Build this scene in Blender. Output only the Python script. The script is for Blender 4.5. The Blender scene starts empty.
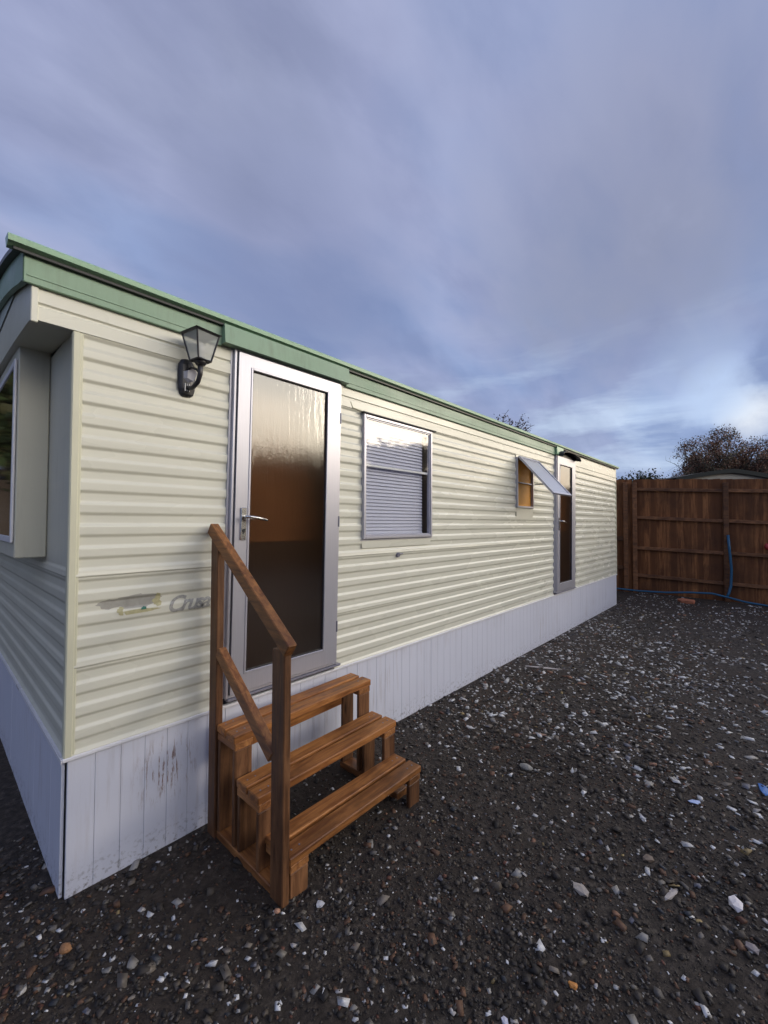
import bpy, math, random
import numpy as np
from mathutils import Vector, Matrix
random.seed(7); rng = np.random.default_rng(7)
SC = bpy.context.scene
COL = SC.collection
R = math.radians

# ------------------------------------------------------------------ helpers
class MB:
    def __init__(s): s.v = []; s.f = []
    def quad(s, a, b, c, d):
        n = len(s.v); s.v += [tuple(a), tuple(b), tuple(c), tuple(d)]; s.f.append((n, n+1, n+2, n+3))
    def poly(s, pts):
        n = len(s.v); s.v += [tuple(p) for p in pts]; s.f.append(tuple(range(n, n+len(pts))))
    def box(s, x0, x1, y0, y1, z0, z1, b=0.0, M=None):
        """box with chamfered edges of width b"""
        vs = []; c = [(x0+x1)/2, (y0+y1)/2, (z0+z1)/2]; h = [abs(x1-x0)/2, abs(y1-y0)/2, abs(z1-z0)/2]
        n = len(s.v)
        if b <= 0:
            for sx in (-1, 1):
                for sy in (-1, 1):
                    for sz in (-1, 1): vs.append((c[0]+sx*h[0], c[1]+sy*h[1], c[2]+sz*h[2]))
            fs = [(0, 1, 3, 2), (4, 6, 7, 5), (0, 4, 5, 1), (2, 3, 7, 6), (0, 2, 6, 4), (1, 5, 7, 3)]
        else:
            b = min(b, min(h)*.6); idx = {}
            for sx in (-1, 1):
                for sy in (-1, 1):
                    for sz in (-1, 1):
                        for a in range(3):
                            sg = (sx, sy, sz); p = [c[k]+sg[k]*(h[k] - (0 if k == a else b)) for k in range(3)]
                            idx[(sx, sy, sz, a)] = len(vs); vs.append(tuple(p))
            fs = []
            q = [(-1, -1), (1, -1), (1, 1), (-1, 1)]
            for a in range(3):
                for sg in (-1, 1):
                    f = []
                    for u, w in q:
                        k = [0, 0, 0]; k[a] = sg; k[(a+1) % 3] = u; k[(a+2) % 3] = w
                        f.append(idx[(*k, a)])
                    fs.append(tuple(f if sg > 0 else f[::-1]))
            for a in range(3):
                e, g = (a+1) % 3, (a+2) % 3
                for u in (-1, 1):
                    for w in (-1, 1):
                        k1 = [0, 0, 0]; k1[a] = -1; k1[e] = u; k1[g] = w
                        k2 = list(k1); k2[a] = 1
                        f = (idx[(*k1, e)], idx[(*k2, e)], idx[(*k2, g)], idx[(*k1, g)])
                        fs.append(f if u*w < 0 else f[::-1])
            for sx in (-1, 1):
                for sy in (-1, 1):
                    for sz in (-1, 1):
                        f = tuple(idx[(sx, sy, sz, a)] for a in range(3)); fs.append(f if sx*sy*sz > 0 else f[::-1])
        if M is not None: vs = [tuple(M @ Vector(p)) for p in vs]
        s.v += vs; s.f += [tuple(i+n for i in f) for f in fs]
    def beam(s, p0, p1, w, t, up=(0, 0, 1), b=0.003):
        """rectangular bar from p0 to p1; w across (sideways), t along up"""
        p0 = Vector(p0); p1 = Vector(p1); d = (p1-p0); L = d.length; d.normalize()
        side = d.cross(Vector(up)).normalized(); u = side.cross(d).normalized()
        M = Matrix(((d.x, side.x, u.x, p0.x), (d.y, side.y, u.y, p0.y), (d.z, side.z, u.z, p0.z), (0, 0, 0, 1)))
        s.box(0, L, -w/2, w/2, -t/2, t/2, b, M)
    def tube(s, pts, rs, n=8, cap=True):
        pts = [Vector(p) for p in pts]
        if not hasattr(rs, '__len__'): rs = [rs]*len(pts)
        rings = []; ref = None
        for i, p in enumerate(pts):
            d = (pts[min(i+1, len(pts)-1)]-pts[max(i-1, 0)])
            if d.length < 1e-9: d = Vector((0, 0, 1))
            d.normalize()
            if ref is None: ref = Vector((0, 0, 1)) if abs(d.z) < .9 else Vector((1, 0, 0))
            a = d.cross(ref).normalized(); b = d.cross(a).normalized(); ref = b.cross(d)*-1 if False else ref
            st = len(s.v)
            for k in range(n):
                t = 2*math.pi*k/n; s.v.append(tuple(p+(a*math.cos(t)+b*math.sin(t))*rs[i]))
            rings.append(st)
        for i in range(len(rings)-1):
            for k in range(n):
                s.f.append((rings[i]+k, rings[i]+(k+1) % n, rings[i+1]+(k+1) % n, rings[i+1]+k))
        if cap:
            s.f.append(tuple(rings[0]+k for k in range(n))[::-1]); s.f.append(tuple(rings[-1]+k for k in range(n)))
    def build(s, name, mat, parent=None, smooth=False, loc=None):
        me = bpy.data.meshes.new(name); me.from_pydata(s.v, [], s.f); me.validate(); me.update()
        o = bpy.data.objects.new(name, me); COL.objects.link(o)
        if mat: me.materials.append(mat)
        if smooth: me.polygons.foreach_set('use_smooth', [True]*len(me.polygons))
        if parent is not None:
            o.parent = parent
            # vertices are written in world coordinates: shift to the parent's base
            off = wloc(parent)
            me.transform(Matrix.Translation(-off))
        elif loc is not None:
            me.transform(Matrix.Translation(-Vector(loc))); o.location = loc
        return o
def wloc(o):
    v = Vector((0, 0, 0))
    while o is not None: v += o.location; o = o.parent
    return v
def tag(o, label=None, cat=None, group=None, kind=None):
    if label: o['label'] = label
    if cat: o['category'] = cat
    if group: o['group'] = group
    if kind: o['kind'] = kind
    return o
def empty(name, loc, label, cat, group=None):
    o = bpy.data.objects.new(name, None); COL.objects.link(o); o.location = loc; o.empty_display_size = .1
    return tag(o, label, cat, group)
def fast_mesh(name, V, Fq, mat, colors=None, smooth=False, parent=None):
    """V (n,3) array, Fq (m,k) array of face indices, colors (m,3) per face"""
    me = bpy.data.meshes.new(name); m, k = Fq.shape
    me.vertices.add(len(V)); me.vertices.foreach_set('co', np.asarray(V, dtype=np.float32).ravel())
    me.loops.add(m*k); me.loops.foreach_set('vertex_index', np.asarray(Fq, dtype=np.int32).ravel())
    me.polygons.add(m); me.polygons.foreach_set('loop_start', np.arange(0, m*k, k, dtype=np.int32))
    if smooth: me.polygons.foreach_set('use_smooth', np.ones(m, dtype=bool))
    me.update(calc_edges=True); me.validate()
    if colors is not None:
        at = me.attributes.new('tone', 'FLOAT_COLOR', 'FACE')
        c4 = np.ones((m, 4), dtype=np.float32); c4[:, :3] = colors; at.data.foreach_set('color', c4.ravel())
    me.materials.append(mat)
    o = bpy.data.objects.new(name, me); COL.objects.link(o)
    if parent is not None: o.parent = parent; me.transform(Matrix.Translation(-wloc(parent)))
    return o

# ------------------------------------------------------------------ materials
class NT:
    def __init__(s, name):
        s.m = bpy.data.materials.new(name); s.m.use_nodes = True; s.t = s.m.node_tree; s.n = s.t.nodes; s.l = s.t.links
        s.bs = s.n['Principled BSDF']; s.out = s.n['Material Output']
    def new(s, ty, **kw):
        n = s.n.new(ty)
        for k, v in kw.items(): setattr(n, k, v)
        return n
    def link(s, a, b): s.l.new(a, b)
    def coord(s, scale=(1, 1, 1), kind='Object', rot=(0, 0, 0)):
        tc = s.new('ShaderNodeTexCoord'); mp = s.new('ShaderNodeMapping'); mp.inputs['Scale'].default_value = scale
        mp.inputs['Rotation'].default_value = rot
        s.link(tc.outputs[kind], mp.inputs['Vector']); return mp.outputs['Vector']
    def noise(s, vec, scale, detail=4, rough=.55, dist=0):
        n = s.new('ShaderNodeTexNoise'); n.inputs['Scale'].default_value = scale; n.inputs['Detail'].default_value = detail
        n.inputs['Roughness'].default_value = rough; n.inputs['Distortion'].default_value = dist
        s.link(vec, n.inputs['Vector']); return n.outputs['Fac']
    def ramp(s, fac, stops):
        n = s.new('ShaderNodeValToRGB'); e = n.color_ramp.elements
        while len(e) > 1: e.remove(e[-1])
        for i, (p, c) in enumerate(stops):
            el = e[0] if i == 0 else e.new(p)
            el.position = p; el.color = (*c, 1) if len(c) == 3 else c
        s.link(fac, n.inputs['Fac']); return n.outputs['Color']
    def mix(s, fac, a, b, mode='MIX'):
        n = s.new('ShaderNodeMix', data_type='RGBA', blend_type=mode)
        for inp, v in ((n.inputs[0], fac), (n.inputs[6], a), (n.inputs[7], b)):
            if isinstance(v, (int, float)): inp.default_value = v
            elif isinstance(v, tuple): inp.default_value = (*v, 1)
            else: s.link(v, inp)
        return n.outputs[2]
    def math(s, op, a, b=0.0, c=0.0, clamp=False):
        n = s.new('ShaderNodeMath', operation=op, use_clamp=clamp)
        for i, v in enumerate((a, b, c)):
            if isinstance(v, (int, float)): n.inputs[i].default_value = v
            else: s.link(v, n.inputs[i])
        return n.outputs[0]
    def bump(s, h, strength=.3, dist=.01, prev=None):
        n = s.new('ShaderNodeBump'); n.inputs['Strength'].default_value = strength; n.inputs['Distance'].default_value = dist
        s.link(h, n.inputs['Height'])
        if prev is not None: s.link(prev, n.inputs['Normal'])
        return n.outputs['Normal']
    def set(s, color=None, rough=None, metal=None, normal=None, spec=None, ior=None, coat=None, trans=None):
        for k, v in (('Base Color', color), ('Roughness', rough), ('Metallic', metal), ('Normal', normal), ('Specular IOR Level', spec), ('IOR', ior), ('Coat Weight', coat), ('Transmission Weight', trans)):
            if v is None: continue
            inp = s.bs.inputs[k]
            if isinstance(v, tuple): inp.default_value = (*v, 1)
            elif isinstance(v, (int, float)): inp.default_value = v
            else: s.link(v, inp)
        return s.m
def paint(name, col, rough=.35, dirt=(.25, .22, .17), amount=.25, wobble=.25, streak=True, spec=.5, bump_d=.006):
    t = NT(name)
    c1 = t.coord((1, 1, 1)); cs = t.coord((9, 9, .8)); cw = t.coord((.4, .8, 5.)); cr = t.coord((.5, .9, 2.))
    d = t.ramp(t.noise(cs, 3, 5, .65), [(.48, (0, 0, 0)), (.8, (1, 1, 1))])
    d2 = t.ramp(t.noise(c1, 2.2, 5, .6), [(.35, (0, 0, 0)), (.8, (1, 1, 1))])
    f = t.math('MULTIPLY', t.math('MULTIPLY', d, d2), amount*2, clamp=True)
    base = t.mix(t.noise(c1, 1.3, 4), tuple(x*.93 for x in col), tuple(min(1, x*1.05) for x in col))
    col2 = t.mix(f, base, dirt)
    n1 = t.bump(t.noise(cw, 1.3, 2, .5), wobble, bump_d)
    n2 = t.bump(t.noise(c1, 180, 2), .05, .001, n1)
    ro = t.ramp(t.noise(cr, 2.5, 3), [(.3, (rough*.85,)*3), (.75, (min(1, rough*1.35),)*3)])
    return t.set(col2, ro, normal=n2, spec=spec)
def wood(name, c_lo, c_hi, rough=.6, axis='x', scale=1.0, wear=None, wet=.0):
    t = NT(name)
    sc = {'x': (1.2, 14, 14), 'y': (14, 1.2, 14), 'z': (14, 14, 1.2)}[axis]
    v = t.coord(tuple(k*scale for k in sc))
    g = t.noise(v, 2.2, 8, .65, 1.2)
    vf = t.coord(tuple(k*scale*4 for k in sc)); gf = t.noise(vf, 3, 4, .7)
    oi = t.new('ShaderNodeObjectInfo')
    col = t.ramp(g, [(.38, c_lo), (.5, tuple((a+b)/2 for a, b in zip(c_lo, c_hi))), (.63, c_hi)])
    col = t.mix(t.math('MULTIPLY', gf, .55), col, tuple(k*.45 for k in c_lo))
    blot = t.ramp(t.noise(t.coord(), 3.5, 5, .65), [(.42, (1, 1, 1)), (.7, (.52, .5, .5))])
    col = t.mix(1.0, col, blot, 'MULTIPLY')
    # knots
    vo = t.new('ShaderNodeTexVoronoi'); vo.inputs['Scale'].default_value = 1.0
    kv = t.coord({'x': (3, 9, 9), 'y': (9, 3, 9), 'z': (9, 9, 3)}[axis]); t.link(kv, vo.inputs['Vector'])
    kf = t.ramp(vo.outputs['Distance'], [(.05, (.3, .25, .22)), (.14, (1, 1, 1))])
    col = t.mix(1.0, col, kf, 'MULTIPLY')
    hs = t.new('ShaderNodeHueSaturation'); t.link(col, hs.inputs['Color'])
    t.link(t.math('MULTIPLY_ADD', oi.outputs['Random'], .6, .75), hs.inputs['Value'])
    nb = t.bump(g, .35, .003); nb = t.bump(gf, .3, .001, nb)
    ro = t.ramp(g, [(.3, (rough*.8,)*3), (.7, (min(1, rough*1.25),)*3)])
    return t.set(hs.outputs['Color'], ro, normal=nb, spec=.4)
def plain(name, col, rough=.5, metal=0.0, var=.12, bump=.1, scale=20, spec=.5):
    t = NT(name); c = t.coord(); f = t.noise(c, scale, 4)
    k = t.mix(f, tuple(x*(1-var) for x in col), tuple(min(1, x*(1+var)) for x in col))
    return t.set(k, rough, metal, normal=t.bump(f, bump, .002), spec=spec)
def glass(name, tint=(1, 1, 1), ior=1.9, rough=0.0, bump=0.0):
    """window glass: transparent with a Fresnel reflection of both surfaces"""
    t = NT(name); t.n.remove(t.bs)
    fr = t.new('ShaderNodeFresnel'); ge = t.new('ShaderNodeNewGeometry')   # same reflectance from both sides of the thin pane
    t.link(t.math('ADD', t.math('MULTIPLY', ge.outputs['Backfacing'], 1/ior-ior), ior), fr.inputs['IOR'])
    tr = t.new('ShaderNodeBsdfTransparent'); tr.inputs['Color'].default_value = (*tint, 1)
    gl = t.new('ShaderNodeBsdfGlossy'); gl.inputs['Roughness'].default_value = rough
    if bump:
        nb = t.bump(t.noise(t.coord((1, 1, 1)), 2.5, 2), bump, .01); t.link(nb, gl.inputs['Normal']); t.link(nb, fr.inputs['Normal'])
    mx = t.new('ShaderNodeMixShader'); t.link(fr.outputs[0], mx.inputs[0]); t.link(tr.outputs[0], mx.inputs[1]); t.link(gl.outputs[0], mx.inputs[2])
    t.link(mx.outputs[0], t.out.inputs['Surface']); return t.m

M = {}
M['cream'] = paint('cream_siding', (.68, .675, .575), .25, dirt=(.50, .48, .39), amount=.06, wobble=.5, bump_d=.012)
M['cream_plain'] = paint('cream_trim', (.64, .63, .48), .36, amount=.2, wobble=.3)
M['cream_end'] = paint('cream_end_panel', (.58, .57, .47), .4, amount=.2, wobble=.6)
M['green'] = paint('green_fascia', (.235, .36, .25), .42, dirt=(.12, .14, .09), amount=.4, wobble=.5)
M['green_rail'] = paint('green_gutter', (.28, .47, .31), .35, dirt=(.12, .14, .09), amount=.3, wobble=.2)
M['skirt'] = None
M['white'] = paint('white_upvc', (.74, .74, .78), .3, dirt=(.35, .33, .3), amount=.2, wobble=.2)
M['alu'] = None
t = NT('aluminium_frame'); c = t.coord((1, 1, 1)); f = t.noise(t.coord((40, 40, 1)), 4, 4)
M['alu'] = t.set(t.mix(f, (.44, .44, .49), (.54, .535, .60)), .36, .5, normal=t.bump(f, .1, .001))
M['alu_dark'] = plain('tarnished_aluminium', (.28, .28, .34), .45, .6)
M['steel'] = plain('satin_steel', (.62, .62, .62), .25, 1.0)
M['black'] = plain('black_paint', (.018, .018, .02), .45, 0, .3)
M['blackmetal'] = plain('lantern_metal', (.035, .035, .04), .35, .3, .4)
M['rubber'] = plain('rubber_seal', (.03, .03, .035), .6)
M['wood_x'] = wood('stained_softwood_tread', (.20, .070, .020), (.52, .22, .062), .5, 'x')
M['wood_y'] = wood('stained_softwood_rail', (.20, .072, .024), (.50, .225, .075), .5, 'y')
M['wood_z'] = wood('stained_softwood_post', (.10, .042, .018), (.26, .12, .050), .55, 'z')  # darker copy of the tread stain: shade on upright timber put into colour
M['endgrain'] = wood('softwood_end_grain', (.30, .14, .05), (.5, .27, .11), .6, 'z', .5)
M['roof'] = paint('roof_sheet', (.45, .5, .45), .5, amount=.5)
M['dark'] = plain('dark_interior', (.05, .04, .035), .9)
M['room'] = plain('room_lining', (.22, .17, .12), .8)
M['ply'] = plain('orange_lit_board', (.90, .37, .03), .6, 0, .25, .2, 12)  # orange light of the interior is put into the board colour
M['glass'] = glass('clear_window_glass', (.93, .95, .95), 1.9, .05, .06)
t = NT('lantern_glass'); tr_ = t.new('ShaderNodeBsdfTransparent'); mx_ = t.new('ShaderNodeMixShader'); mx_.inputs[0].default_value = .42  # milky body mixed in stands for reflections in the clear panes
t.set((.62, .66, .66), .12, ior=1.7); t.link(tr_.outputs[0], mx_.inputs[1]); t.link(t.bs.outputs[0], mx_.inputs[2]); t.link(mx_.outputs[0], t.out.inputs['Surface']); M['lampglass'] = t.m
M['bluepipe'] = plain('blue_plastic_pipe', (.013, .095, .19), .4)
M['red'] = plain('red_plastic', (.35, .03, .03), .5)

# skirting: white boards with grime running down and scuffs
t = NT('white_pvc_skirting'); c1 = t.coord(); cs = t.coord((26, 26, 1.6))
sep = t.new('ShaderNodeSeparateXYZ'); t.link(t.coord(), sep.inputs[0])
st = t.ramp(t.noise(cs, 1.6, 6, .7), [(.5, (0, 0, 0)), (.78, (1, 1, 1))])
st2 = t.ramp(t.noise(c1, 1.7, 3), [(.42, (0, 0, 0)), (.7, (1, 1, 1))])
fx = t.math('MULTIPLY', t.math('MULTIPLY', st, st2), .75, clamp=True)
base = t.mix(t.noise(c1, 1.5, 3), (.60, .62, .71), (.69, .705, .80))
col = t.mix(fx, base, (.33, .27, .24))
# strong scuffed patch near x .28-.5
mx_ = t.math('SUBTRACT', 1.0, t.math('ABSOLUTE', t.math('MULTIPLY', t.math('SUBTRACT', sep.outputs['X'], .40), 6.0)), clamp=True)
mz_ = t.math('SUBTRACT', 1.0, t.math('ABSOLUTE', t.math('MULTIPLY', t.math('SUBTRACT', sep.outputs['Z'], .36), 5.5)), clamp=True)
sc_ = t.ramp(t.noise(t.coord((60, 60, 7)), 1.5, 5, .7), [(.53, (0, 0, 0)), (.62, (1, 1, 1))])
ff = t.math('MULTIPLY', t.math('MULTIPLY', sc_, t.math('MULTIPLY', mx_, mz_)), 1.8, clamp=True)
col = t.mix(ff, col, (.20, .11, .085))
spl = t.ramp(t.noise(c1, 42, 5, .7), [(.52, (0, 0, 0)), (.66, (1, 1, 1))])
low = t.math('SUBTRACT', 1.0, t.math('MULTIPLY', sep.outputs['Z'], 7.0), clamp=True)
col = t.mix(t.math('MULTIPLY', t.math('MULTIPLY', spl, low), .8), col, (.10, .08, .07))
M['skirt'] = t.set(col, .42, normal=t.bump(t.noise(t.coord((3, 3, 1)), 2, 2), .3, .004))

# obscured (patterned) door glass over a brown room
def door_glass(name, base, rough=.13):
    t = NT(name)
    v = t.coord((34, 34, 5)); n = t.noise(v, 1.0, 3, .6, .8)
    v2 = t.coord((90, 90, 60)); n2 = t.noise(v2, 1.5, 2)
    nb = t.bump(n, .28, .004); nb = t.bump(n2, .2, .0015, nb)
    lo = t.mix(t.noise(t.coord((3, 3, 2)), 1, 3), tuple(b*.7 for b in base), tuple(b*1.3 for b in base))
    return t.set(lo, rough, normal=nb, ior=2.35)
def obscured(name):
    t = NT(name); t.n.remove(t.bs)
    n = t.noise(t.coord((30, 30, 4)), 1.0, 3, .6, .8); n2 = t.noise(t.coord((90, 90, 60)), 1.5, 2)
    nb = t.bump(n, .28, .004); nb = t.bump(n2, .2, .0015, nb)
    fr = t.new('ShaderNodeFresnel'); ge = t.new('ShaderNodeNewGeometry'); t.link(t.math('ADD', t.math('MULTIPLY', ge.outputs['Backfacing'], 1/2.6-2.6), 2.6), fr.inputs['IOR'])
    tr = t.new('ShaderNodeBsdfTransparent'); t.link(t.ramp(t.noise(t.coord((40, 40, 8)), 1, 3), [(.35, (.50, .42, .36)), (.65, (.78, .68, .60))]), tr.inputs['Color'])
    gl = t.new('ShaderNodeBsdfGlossy'); gl.inputs['Roughness'].default_value = .075; t.link(nb, gl.inputs['Normal'])
    rf = t.new('ShaderNodeBsdfRefraction'); rf.inputs['Roughness'].default_value = .34; rf.inputs['IOR'].default_value = 1.35; rf.inputs['Color'].default_value = (.72, .62, .54, 1); t.link(nb, rf.inputs['Normal'])
    m0 = t.new('ShaderNodeMixShader'); m0.inputs[0].default_value = .72; t.link(tr.outputs[0], m0.inputs[1]); t.link(rf.outputs[0], m0.inputs[2])
    mx = t.new('ShaderNodeMixShader'); t.link(fr.outputs[0], mx.inputs[0]); t.link(m0.outputs[0], mx.inputs[1]); t.link(gl.outputs[0], mx.inputs[2])
    df = t.new('ShaderNodeBsdfDiffuse'); df.inputs['Color'].default_value = (.10, .06, .035, 1); m2 = t.new('ShaderNodeMixShader'); m2.inputs[0].default_value = .13
    t.link(mx.outputs[0], m2.inputs[1]); t.link(df.outputs[0], m2.inputs[2]); t.link(m2.outputs[0], t.out.inputs['Surface']); return t.m
M['amber'] = plain('amber_glow_panel', (.42, .20, .075), .6, 0, .35, .2, 3)  # amber interior glow behind the door glass, put into a panel colour
M['umber'] = plain('dark_door_interior', (.035, .022, .018), .6, 0, .3, .2, 5)
M['obscure'] = obscured('obscured_door_glass')
M['unused'] = door_glass('obscured_door_glass', (.050, .027, .016), .12)
t = NT('dark_bay_glass'); M['bayglass'] = t.set((.02, .014, .012), .05, normal=t.bump(t.noise(t.coord(), 3, 2), .1, .004), ior=1.6)

# slatted blind
t = NT('white_blind'); sep = t.new('ShaderNodeSeparateXYZ'); t.link(t.coord(), sep.inputs[0])
M['blind'] = t.set((.60, .60, .72), .5)

# ground soil
t = NT('dark_wet_soil'); v = t.coord()
a = t.noise(v, 1.1, 5); b = t.noise(v, 28, 8, .7); d = t.noise(v, 110, 5, .7)
col = t.ramp(b, [(.34, (.011, .009, .008)), (.52, (.044, .035, .028)), (.70, (.12, .098, .08))])
col = t.mix(t.ramp(a, [(.4, (0, 0, 0)), (.7, (.8, .8, .8))]), col, (.055, .042, .032))
vo = t.new('ShaderNodeTexVoronoi'); vo.inputs['Scale'].default_value = 75; t.link(v, vo.inputs['Vector'])
sp = t.ramp(vo.outputs['Color'], [(0, (0, 0, 0)), (.9, (0, 0, 0)), (.93, (1, 1, 1))])
col = t.mix(t.math('MULTIPLY', sp, .35), col, (.28, .26, .25))
ro = t.ramp(a, [(.35, (.55,)*3), (.65, (.85,)*3)])
nb = t.bump(b, .8, .02); nb = t.bump(d, .7, .006, nb)
M['soil'] = t.set(col, ro, normal=nb, spec=.25)
t = NT('mixed_stone'); at = t.new('ShaderNodeAttribute', attribute_name='tone')
f = t.noise(t.coord(), 60, 4, .6)
col = t.mix(t.math('MULTIPLY', f, .5), at.outputs['Color'], (.02, .018, .016))
M['stone'] = t.set(col, .62, normal=t.bump(f, .4, .003), spec=.3)
def tonemat(name, rough=.8, trans=0):
    t = NT(name); at = t.new('ShaderNodeAttribute', attribute_name='tone')
    return t.set(at.outputs['Color'], rough, spec=.25)
M['leaf'] = tonemat('foliage', .7)
M['bark'] = plain('bark', (.06, .045, .035), .9, 0, .4, .6, 12)
# fence wood: vertical feather-edge boards
t = NT('fence_board_wood'); v = t.coord((10, 10, .9)); g = t.noise(v, 2, 7, .65, .6)
wv = t.noise(t.coord((7, 7, .02)), 1.0, 1)
bo = t.noise(t.coord(), 1.6, 5, .65)
col = t.ramp(g, [(.38, (.13, .050, .020)), (.62, (.36, .155, .060))])
col = t.mix(t.ramp(wv, [(.42, (0, 0, 0)), (.58, (1, 1, 1))]), col, (.15, .06, .024))
col = t.mix(t.ramp(bo, [(.45, (0, 0, 0)), (.75, (.7, .7, .7))]), col, (.06, .03, .018))
M['fence'] = t.set(col, .68, normal=t.bump(g, .4, .004), spec=.25)
M['fence_rail'] = wood('fence_rail_wood', (.14, .06, .028), (.32, .15, .068), .7, 'y', .5)

# ------------------------------------------------------------------ camera
f_px, yaw, pitch, roll = 420.36, .7386, .0250, .0039
CAM = Vector((-.4224, -2.1559, 1.55))
fw = Vector((math.cos(yaw)*math.cos(pitch), math.sin(yaw)*math.cos(pitch), math.sin(pitch)))
rt = Vector((math.sin(yaw), -math.cos(yaw), 0)); up = rt.cross(fw)
r2 = rt*math.cos(roll)+up*math.sin(roll); u2 = up*math.cos(roll)-rt*math.sin(roll)
cd = bpy.data.cameras.new('camera'); cam = bpy.data.objects.new('camera', cd); COL.objects.link(cam)
cd.sensor_fit = 'VERTICAL'; cd.sensor_height = 36; cd.sensor_width = 27; cd.lens = f_px/1024*36
cd.clip_start = .05; cd.clip_end = 3000
cam.matrix_world = Matrix(((r2.x, u2.x, -fw.x, CAM.x), (r2.y, u2.y, -fw.y, CAM.y), (r2.z, u2.z, -fw.z, CAM.z), (0, 0, 0, 1)))
SC.camera = cam
def at_depth(px, py, D):
    d = fw + r2*((px-384)/f_px) - u2*((py-512)/f_px); return CAM + d*D

# ------------------------------------------------------------------ ground
def vnoise(x, y, s, seed):
    g = np.random.default_rng(seed).random((64, 64))
    X = x*s; Y = y*s; xi = np.floor(X).astype(int); yi = np.floor(Y).astype(int); fx = X-xi; fy = Y-yi
    fx = fx*fx*(3-2*fx); fy = fy*fy*(3-2*fy)
    G = lambda i, j: g[np.mod(i, 64), np.mod(j, 64)]
    return (G(xi, yi)*(1-fx)+G(xi+1, yi)*fx)*(1-fy)+(G(xi, yi+1)*(1-fx)+G(xi+1, yi+1)*fx)*fy-.5
def ground_z(x, y):
    x = np.asarray(x, float); y = np.asarray(y, float)
    base = np.clip((x-8.6)/2, 0, 1)*np.clip(-y, 0, 4)*-.045
    near = np.clip(-y-.02, 0, .6)/.6
    near = np.where(x < 0, np.clip(-x, 0, .6)/.6+near*(x > -50)*.0, near); near = np.clip(near, 0.08, 1)
    n = vnoise(x, y, .8, 1)*.05 + vnoise(x, y, 3.1, 2)*.018 + vnoise(x, y, 11, 3)*.010 + vnoise(x, y, 29, 4)*.006
    return base + n*near*.8 - .004
def axis_list(a, b, step, far):
    l = list(np.arange(a, b+1e-6, step)); k = step; p = a; pre = []
    while p > -far: k *= 1.25; p -= k; pre.append(p)
    q = b; k = step; post = []
    while q < far: k *= 1.25; q += k; post.append(q)
    return np.array(pre[::-1]+l+post)
xs = axis_list(-2, 6.0, .03, 900); ys = axis_list(-4.0, .6, .03, 900)
X, Y = np.meshgrid(xs, ys, indexing='ij'); Z = ground_z(X, Y)
far = np.clip((np.hypot(X, Y)-20)/30, 0, 1); Z = Z*(1-far)
V = np.stack([X, Y, Z], -1).reshape(-1, 3); nx, ny = X.shape
i, j = np.meshgrid(np.arange(nx-1), np.arange(ny-1), indexing='ij'); a = (i*ny+j).ravel()
g = fast_mesh('ground', V, np.stack([a, a+ny, a+ny+1, a+1], 1), M['soil'], smooth=True)
tag(g, 'dark wet soil and crushed rubble ground of the yard', None, None, 'structure')

# loose gravel: many small angular stones, one object
def stones(n, area, smin, smax, power, seed, near_bias=0.0, flat=.55):
    r = np.random.default_rng(seed); x0, x1, y0, y1 = area
    x = r.uniform(x0, x1, n); y = r.uniform(y0, y1, n)
    if near_bias > 0:
        dd = np.hypot(x-CAM.x, y-CAM.y); keep = r.random(n) < np.clip(near_bias/np.maximum(dd, .3), 0, 1)**1.6
        x, y = x[keep], y[keep]; n = len(x)
    ok = ~((y > -.012) & (x > -.012) & (x < 8.61)); x, y = x[ok], y[ok]; n = len(x)
    pm = vnoise(x, y, .9, 77+seed % 2)+.5*vnoise(x, y, 2.6, 78)+.5; ok = r.random(n) < np.clip(.35+1.5*(pm-.38), .22, 1); x, y = x[ok], y[ok]; n = len(x)
    s = smin*(1-r.random(n))**(-1/power); s = np.minimum(s, smax)
    return x, y, s
def build_stones(name, sets):
    Vs = []; Fs = []; Cs = []; off = 0
    for (x, y, s, pal, flat, elong, seed) in sets:
        r = np.random.default_rng(seed); n = len(x)
        base = np.array([(-1, -1, -1), (1, -1, -1), (1, 1, -1), (-1, 1, -1), (-1, -1, 1), (1, -1, 1), (1, 1, 1), (-1, 1, 1)], float)*.78
        tri = np.array([(0, 2, 1), (0, 3, 2), (4, 5, 6), (4, 6, 7), (0, 1, 5), (0, 5, 4), (1, 2, 6), (1, 6, 5), (2, 3, 7), (2, 7, 6), (3, 0, 4), (3, 4, 7)])
        P = base[None]*(1+r.uniform(-.62, .32, (n, 8, 3)))
        P[..., 0] *= r.uniform(1, elong, (n, 1)); P[..., 2] *= flat*r.uniform(.5, 1.2, (n, 1))
        ti = r.normal(0, .35, n); ct, st_ = np.cos(ti)[:, None], np.sin(ti)[:, None]
        P = np.stack([P[..., 0]*ct-P[..., 2]*st_, P[..., 1], P[..., 0]*st_+P[..., 2]*ct], -1)
        an = r.uniform(0, 6.28, n); c, q = np.cos(an)[:, None], np.sin(an)[:, None]
        P = np.stack([P[..., 0]*c-P[..., 1]*q, P[..., 0]*q+P[..., 1]*c, P[..., 2]], -1)*(s/2)[:, None, None]
        zz = ground_z(x, y)+s*flat*.22
        P += np.stack([x, y, zz], -1)[:, None, :]
        Vs.append(P.reshape(-1, 3)); Fs.append((tri[None]+(np.arange(n)*8)[:, None, None]+off).reshape(-1, 3)); off += n*8
        cols = np.array([p[1:] for p in pal]); w = np.array([p[0] for p in pal]); w = w/w.sum()
        ci = r.choice(len(pal), n, p=w); C = cols[ci]*r.uniform(.7, 1.3, (n, 1)); Cs.append(np.repeat(np.clip(C, 0, .85), 12, 0))
    return fast_mesh(name, np.concatenate(Vs), np.concatenate(Fs), M['stone'], np.concatenate(Cs))
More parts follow.
